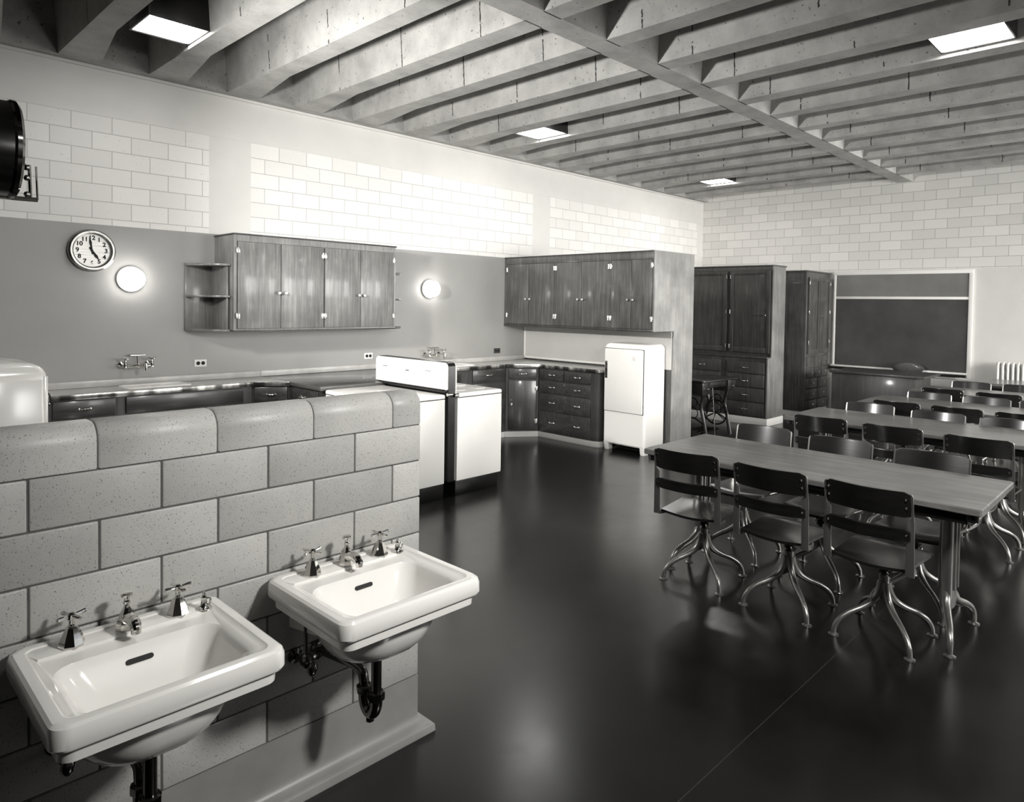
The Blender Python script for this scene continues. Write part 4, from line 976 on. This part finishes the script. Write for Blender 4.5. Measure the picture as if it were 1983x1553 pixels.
# ------------------------------------------------------------------ swivel chair. local: faces +x, pedestal axis at origin
def make_chair():
    t = thing('swivel_chair', '', 'chair', (0, 0, 0)); L = dict(local=True)
    XB, HW = -0.235, 0.187          # back plane, half width at posts
    # seat: saddle ply, rounded corners
    bm = nb(); nx, ny = 12, 12; V = {}
    def seat_pt(i, j, top):
        u, v = i/nx, -1+2*j/ny
        x = -0.225+0.40*u; w = 0.188*(1-0.10*(1-u)) * (1 if u < 0.85 else 1-0.10*((u-0.85)/0.15)**2)
        x -= 0.022*(abs(v)**3)*(u**4) ; 
        z = 0.428 - 0.016*math.cos(v*PI/2)*math.sin(min(1, (1-u)*1.4)*PI/2) - 0.018*max(0, (u-0.8)/0.2)**2 + 0.006*math.cos(v*PI)*u*0
        return (x, w*v, z + (0.0 if top else -0.014))
    for tp in (0, 1):
        for i in range(nx+1):
            for j in range(ny+1): V[tp, i, j] = bm.verts.new(seat_pt(i, j, tp))
    for i in range(nx):
        for j in range(ny):
            bm.faces.new((V[1, i, j], V[1, i+1, j], V[1, i+1, j+1], V[1, i, j+1])); bm.faces.new((V[0, i, j+1], V[0, i+1, j+1], V[0, i+1, j], V[0, i, j]))
    for i in range(nx):
        for j, o_ in ((0, 1), (ny, 0)):
            a, b_ = V[0, i, j], V[0, i+1, j]; c_, d_ = V[1, i+1, j], V[1, i, j]; bm.faces.new((a, b_, c_, d_) if o_ else (d_, c_, b_, a))
    for j in range(ny):
        for i, o_ in ((0, 0), (nx, 1)):
            a, b_ = V[0, i, j], V[0, i, j+1]; c_, d_ = V[1, i, j+1], V[1, i, j]; bm.faces.new((a, b_, c_, d_) if o_ else (d_, c_, b_, a))
    bmesh.ops.recalc_face_normals(bm, faces=bm.faces)
    obj('seat', bm, 'chair_wood', t, ang=50, **L)
    # two curved back slats
    def slat(name, z0, z1, bow, lean=0.03):
        bm = nb(); n_ = 16; P = {}
        rr2 = 0.012
        rings = []
        for i in range(n_+1):
            v = -1+2*i/n_; y = (HW-0.001)*v; xb = XB - bow*math.cos(v*PI/2) - 0.020-0.03*((z0+z1)/2-0.43)
            zz0, zz1 = z0, z1
            if abs(v) > 0.94: k_ = (abs(v)-0.94)/0.06; zz1 -= rr2*k_**2; zz0 += rr2*0.6*k_**2
            def X(z): return xb - lean*(z-(z0+z1)/2)
            dz = 0.0035
            za, zb, d2 = zz0+dz, zz1-dz, 0.002
            rings.append([(X(zz0)-0.004, y, zz0), (X(za)-0.0055, y, za), (X(za+d2)-0.0055, y, za+d2), (X(zb-d2)-0.0055, y, zb-d2), (X(zb)-0.0055, y, zb), (X(zz1)-0.004, y, zz1), (X(zz1)+0.004, y, zz1), (X(zb)+0.0055, y, zb), (X(zb-d2)+0.0055, y, zb-d2), (X(za+d2)+0.0055, y, za+d2), (X(za)+0.0055, y, za), (X(zz0)+0.004, y, zz0)])
        loft(bm, rings); return obj(name, bm, 'chair_wood', t, ang=40, **L)
    slat('top_slat', 0.672, 0.792, 0.034, 0.22); slat('lower_slat', 0.562, 0.622, 0.036, 0.12)
    for s in (-1, 1):
        bm = nb(); y = s*(HW-0.003)
        def px(z): return XB-0.03*(z-0.43)-0.006
        # channel post: flat bar with rolled edges
        sec = [(-0.017, 0), (-0.017, -0.007), (-0.012, -0.0085), (0.012, -0.0085), (0.017, -0.007), (0.017, 0)]
        rings = []
        for z, w, o in ((0.405, 1.15, 0), (0.43, 1.1, 0), (0.6, 0.95, 0), (0.655, 0.92, 0), (0.672, 0.30, 0.009), (0.770, 0.27, 0.008), (0.778, 0.22, 0.006), (0.783, 0.12, 0.004)):
            dx = -0.016*(z-0.66)/0.12 if z > 0.66 else 0
            rings.append([(px(z)+b_*0.8-0.004+dx, y+s*o+a*w, z) for a, b_ in sec])
        loft(bm, rings); bmesh.ops.recalc_face_normals(bm, faces=bm.faces)
        # rail that turns forward under the seat
        pth = smooth_path([(XB-0.004, y, 0.420), (XB+0.02, y, 0.404), (XB+0.10, y*0.93, 0.398), (XB+0.19, y*0.72, 0.392), (0.0, y*0.3, 0.385)], 5)
        tube(bm, pth, [0.014, 0.011], 8, 0.6)
        po = obj('back_post', bm, 'steel_paint', t, ang=30, **L)
        for z in (0.755, 0.715, 0.592):
            bm = nb(); lathe(bm, [(0.0075, 0), (0.007, 0.003), (0.003, 0.004), (0, 0.0032)], (px(z)-(0.0245+0.22*(z-0.73) if z > 0.65 else 0.0235), y-s*(0.012 if z > 0.65 else 0.010), z), d=(-1, 0, 0.03), seg=12); obj('rivet', bm, 'chrome', po, **L)
        bm = nb(); cyl(bm, (XB+0.035, y+s*0.012, 0.405), 0.006, 0.005, d=(0, s, 0), seg=8); obj('rivet', bm, 'chrome', po, **L)
    bm = nb(); cyl(bm, (0, 0, 0.285), 0.017, 0.10, seg=16); lathe(bm, [(0.07, 0.405), (0.065, 0.397), (0.03, 0.385), (0.024, 0.34), (0.019, 0.335)], (0, 0, 0), seg=20)
    cyl(bm, (0, 0, 0.312), 0.029, 0.022, seg=16)
    pedestal = obj('swivel_post', bm, 'black_iron', t, **L)
    bm = nb(); lathe(bm, [(0.010, 0), (0.009, 0.022), (0.014, 0.026), (0.013, 0.034), (0, 0.036)], (-0.02, -0.02, 0.323), d=(-1, -1, 0), seg=12); lathe(bm, [(0.009, 0), (0.008, 0.018), (0, 0.02)], (0.02, 0.02, 0.323), d=(1, 1, 0), seg=10)
    obj('height_knob', bm, 'chrome', pedestal, **L)
    bm = nb(); lathe(bm, [(0.019, 0.302), (0.026, 0.297), (0.025, 0.27), (0.030, 0.23), (0.022, 0.19), (0.01, 0.175)], (0, 0, 0), seg=20); obj('hub', bm, 'steel_paint', t, **L)
    for q in range(4):
        a = PI/4+q*PI/2; c_, s_ = math.cos(a), math.sin(a); bm = nb()
        pts = [(0.012, .265), (0.026, .215), (0.055, .170), (0.105, .138), (0.165, .113), (0.212, .082), (0.238, .045), (0.245, .008)]
        P_ = smooth_path([(r_*c_, r_*s_, z) for r_, z in pts], 4); tube(bm, P_, [0.021-0.0085*min(1, k/(len(P_)*0.6)) for k in range(len(P_))], 12)
        lathe(bm, [(0.024, 0), (0.025, 0.004), (0.013, 0.009), (0.010, 0.013)], (0.245*c_, 0.245*s_, 0), seg=16)
        obj('leg', bm, 'steel_paint', t, **L)
    return t

T0 = make_table(); CH0 = make_chair(); used = [False, False]
def inst(which, proto, loc, rot, label, group):
    r = proto if not used[which] else dup(proto)
    used[which] = True; r.location = loc; r.rotation_euler = (0, 0, rot); r['label'] = label; r['group'] = group
    return r
TX = [3.885, 5.81, 7.20, 8.62]; TY = [1.545, 1.525, 1.44, 1.40]
row = ['nearest', 'second', 'third', 'fourth']
for k, (tx, ty) in enumerate(zip(TX, TY)):
    inst(0, T0, (tx, ty, 0), 0, ['long wooden table with metal pedestal legs, nearest the camera', 'long wooden table in the second row from the camera', 'long wooden table in the third row from the camera', 'long wooden table in the fourth row, nearest the desk'][k], 'classroom tables')
T5 = dup(T0); T5.location = (10.2, 1.02, 0); T5['label'] = 'dark long table farthest away, in front of the radiator'; T5['group'] = 'classroom tables'
near = {0: [(3.665, 2.085, 0.10), (3.655, 1.565, 0.0), (3.655, 1.085, -0.02)],
        1: [(5.545, 2.06, 0.04), (5.515, 1.545, 0.03), (5.47, 1.01, 0.0)],
        2: [(6.95, 1.93, 0.0), (6.95, 1.46, 0.0), (6.95, 0.99, 0)],
        3: [(8.44, 1.92, 0), (8.42, 1.42, 0)]}
far = {0: [(4.24, 2.13, 0.0), (4.19, 1.605, 0.0), (4.16, 1.08, 0.02)],
       1: [(6.07, 2.03, 0.03), (5.97, 1.495, -0.01), (5.97, 1.01, 0)],
       2: [(7.38, 1.91, 0), (7.39, 1.43, 0), (7.41, 0.98, 0)],
       3: [(8.93, 1.87, 0), (8.97, 1.38, 0)]}
pos = ['left end', 'middle', 'right end']
for k in range(4):
    for i, (x, y, r_) in enumerate(near[k]):
        inst(1, CH0, (x, y, 0), r_, 'dark wooden swivel chair on the near side of the %s table, %s' % (row[k], pos[i]), 'swivel chairs around the tables')
    for i, (x, y, r_) in enumerate(far[k]):
        inst(1, CH0, (x, y, 0), PI+r_, 'dark wooden swivel chair on the far side of the %s table, %s' % (row[k], pos[i]), 'swivel chairs around the tables')

# ------------------------------------------------------------------ studio lamp at the left edge, on a stand behind the low wall
t = thing('studio_lamp', 'black drum-shaped lamp with chrome yoke at the upper left edge', 'lamp', (0.55, 4.19, 0))
LC = Vector((0.62, 4.20, 2.31)); LD = Vector((1.0, 0.0, 0.0))
bm = nb(); lathe(bm, [(0.12, -0.24), (0.19, -0.21), (0.225, -0.14), (0.23, 0.0), (0.23, 0.07), (0.215, 0.085), (0.21, 0.03), (0.07, -0.14), (0, -0.15)], LC, d=LD, seg=40); obj('drum_housing', bm, 'black_enamel', t)
bm = nb(); lathe(bm, [(0.231, 0.060), (0.238, 0.070), (0.236, 0.088), (0.222, 0.100), (0.212, 0.096), (0.211, 0.060)], LC, d=LD, seg=48); obj('front_ring', bm, 'dark_chrome', t)
bm = nb(); lathe(bm, [(0.205, 0.040), (0.15, 0.044), (0, 0.046)], LC, d=LD, seg=40); obj('lens', bm, 'lit_lens', t)
bm = nb(); fr_ = LC+LD*0.10; Zv = Vector((0, 0, 1))
tube(bm, smooth_path([fr_-LD*0.04-Zv*0.02, fr_+LD*0.02-Zv*0.055, fr_+LD*0.045-Zv*0.075], 5), 0.010, 8)
tube(bm, smooth_path([fr_+LD*0.045-Zv*0.075, fr_+LD*0.0-Zv*0.095, fr_-LD*0.06-Zv*0.15], 5), 0.009, 8)
tube(bm, [fr_+LD*0.055-Zv*0.06, fr_+LD*0.06-Zv*0.225], 0.008, 8); tube(bm, [fr_+LD*0.083-Zv*0.065, fr_+LD*0.088-Zv*0.228], 0.005, 8)
tube(bm, [fr_+LD*0.088-Zv*0.228, fr_-LD*0.12-Zv*0.232], 0.011, 8)
for q in (-0.075, -0.125, -0.205): sphere(bm, fr_+LD*0.045+Zv*q, 0.015, 10)
obj('yoke_bracket', bm, 'chrome', t)
bm = nb(); tube(bm, [(0.52, 4.19, 2.1), (0.52, 4.19, 0.03)], 0.014, 10); obj('stand_pole', bm, 'black_iron', t)
for q in range(3):
    a = q*2*PI/3+0.5; bm = nb(); tube(bm, [(0.52, 4.19, 0.5), (0.52+0.4*math.cos(a), 4.19+0.4*math.sin(a), 0.012)], 0.010, 8); obj('leg', bm, 'black_iron', t)
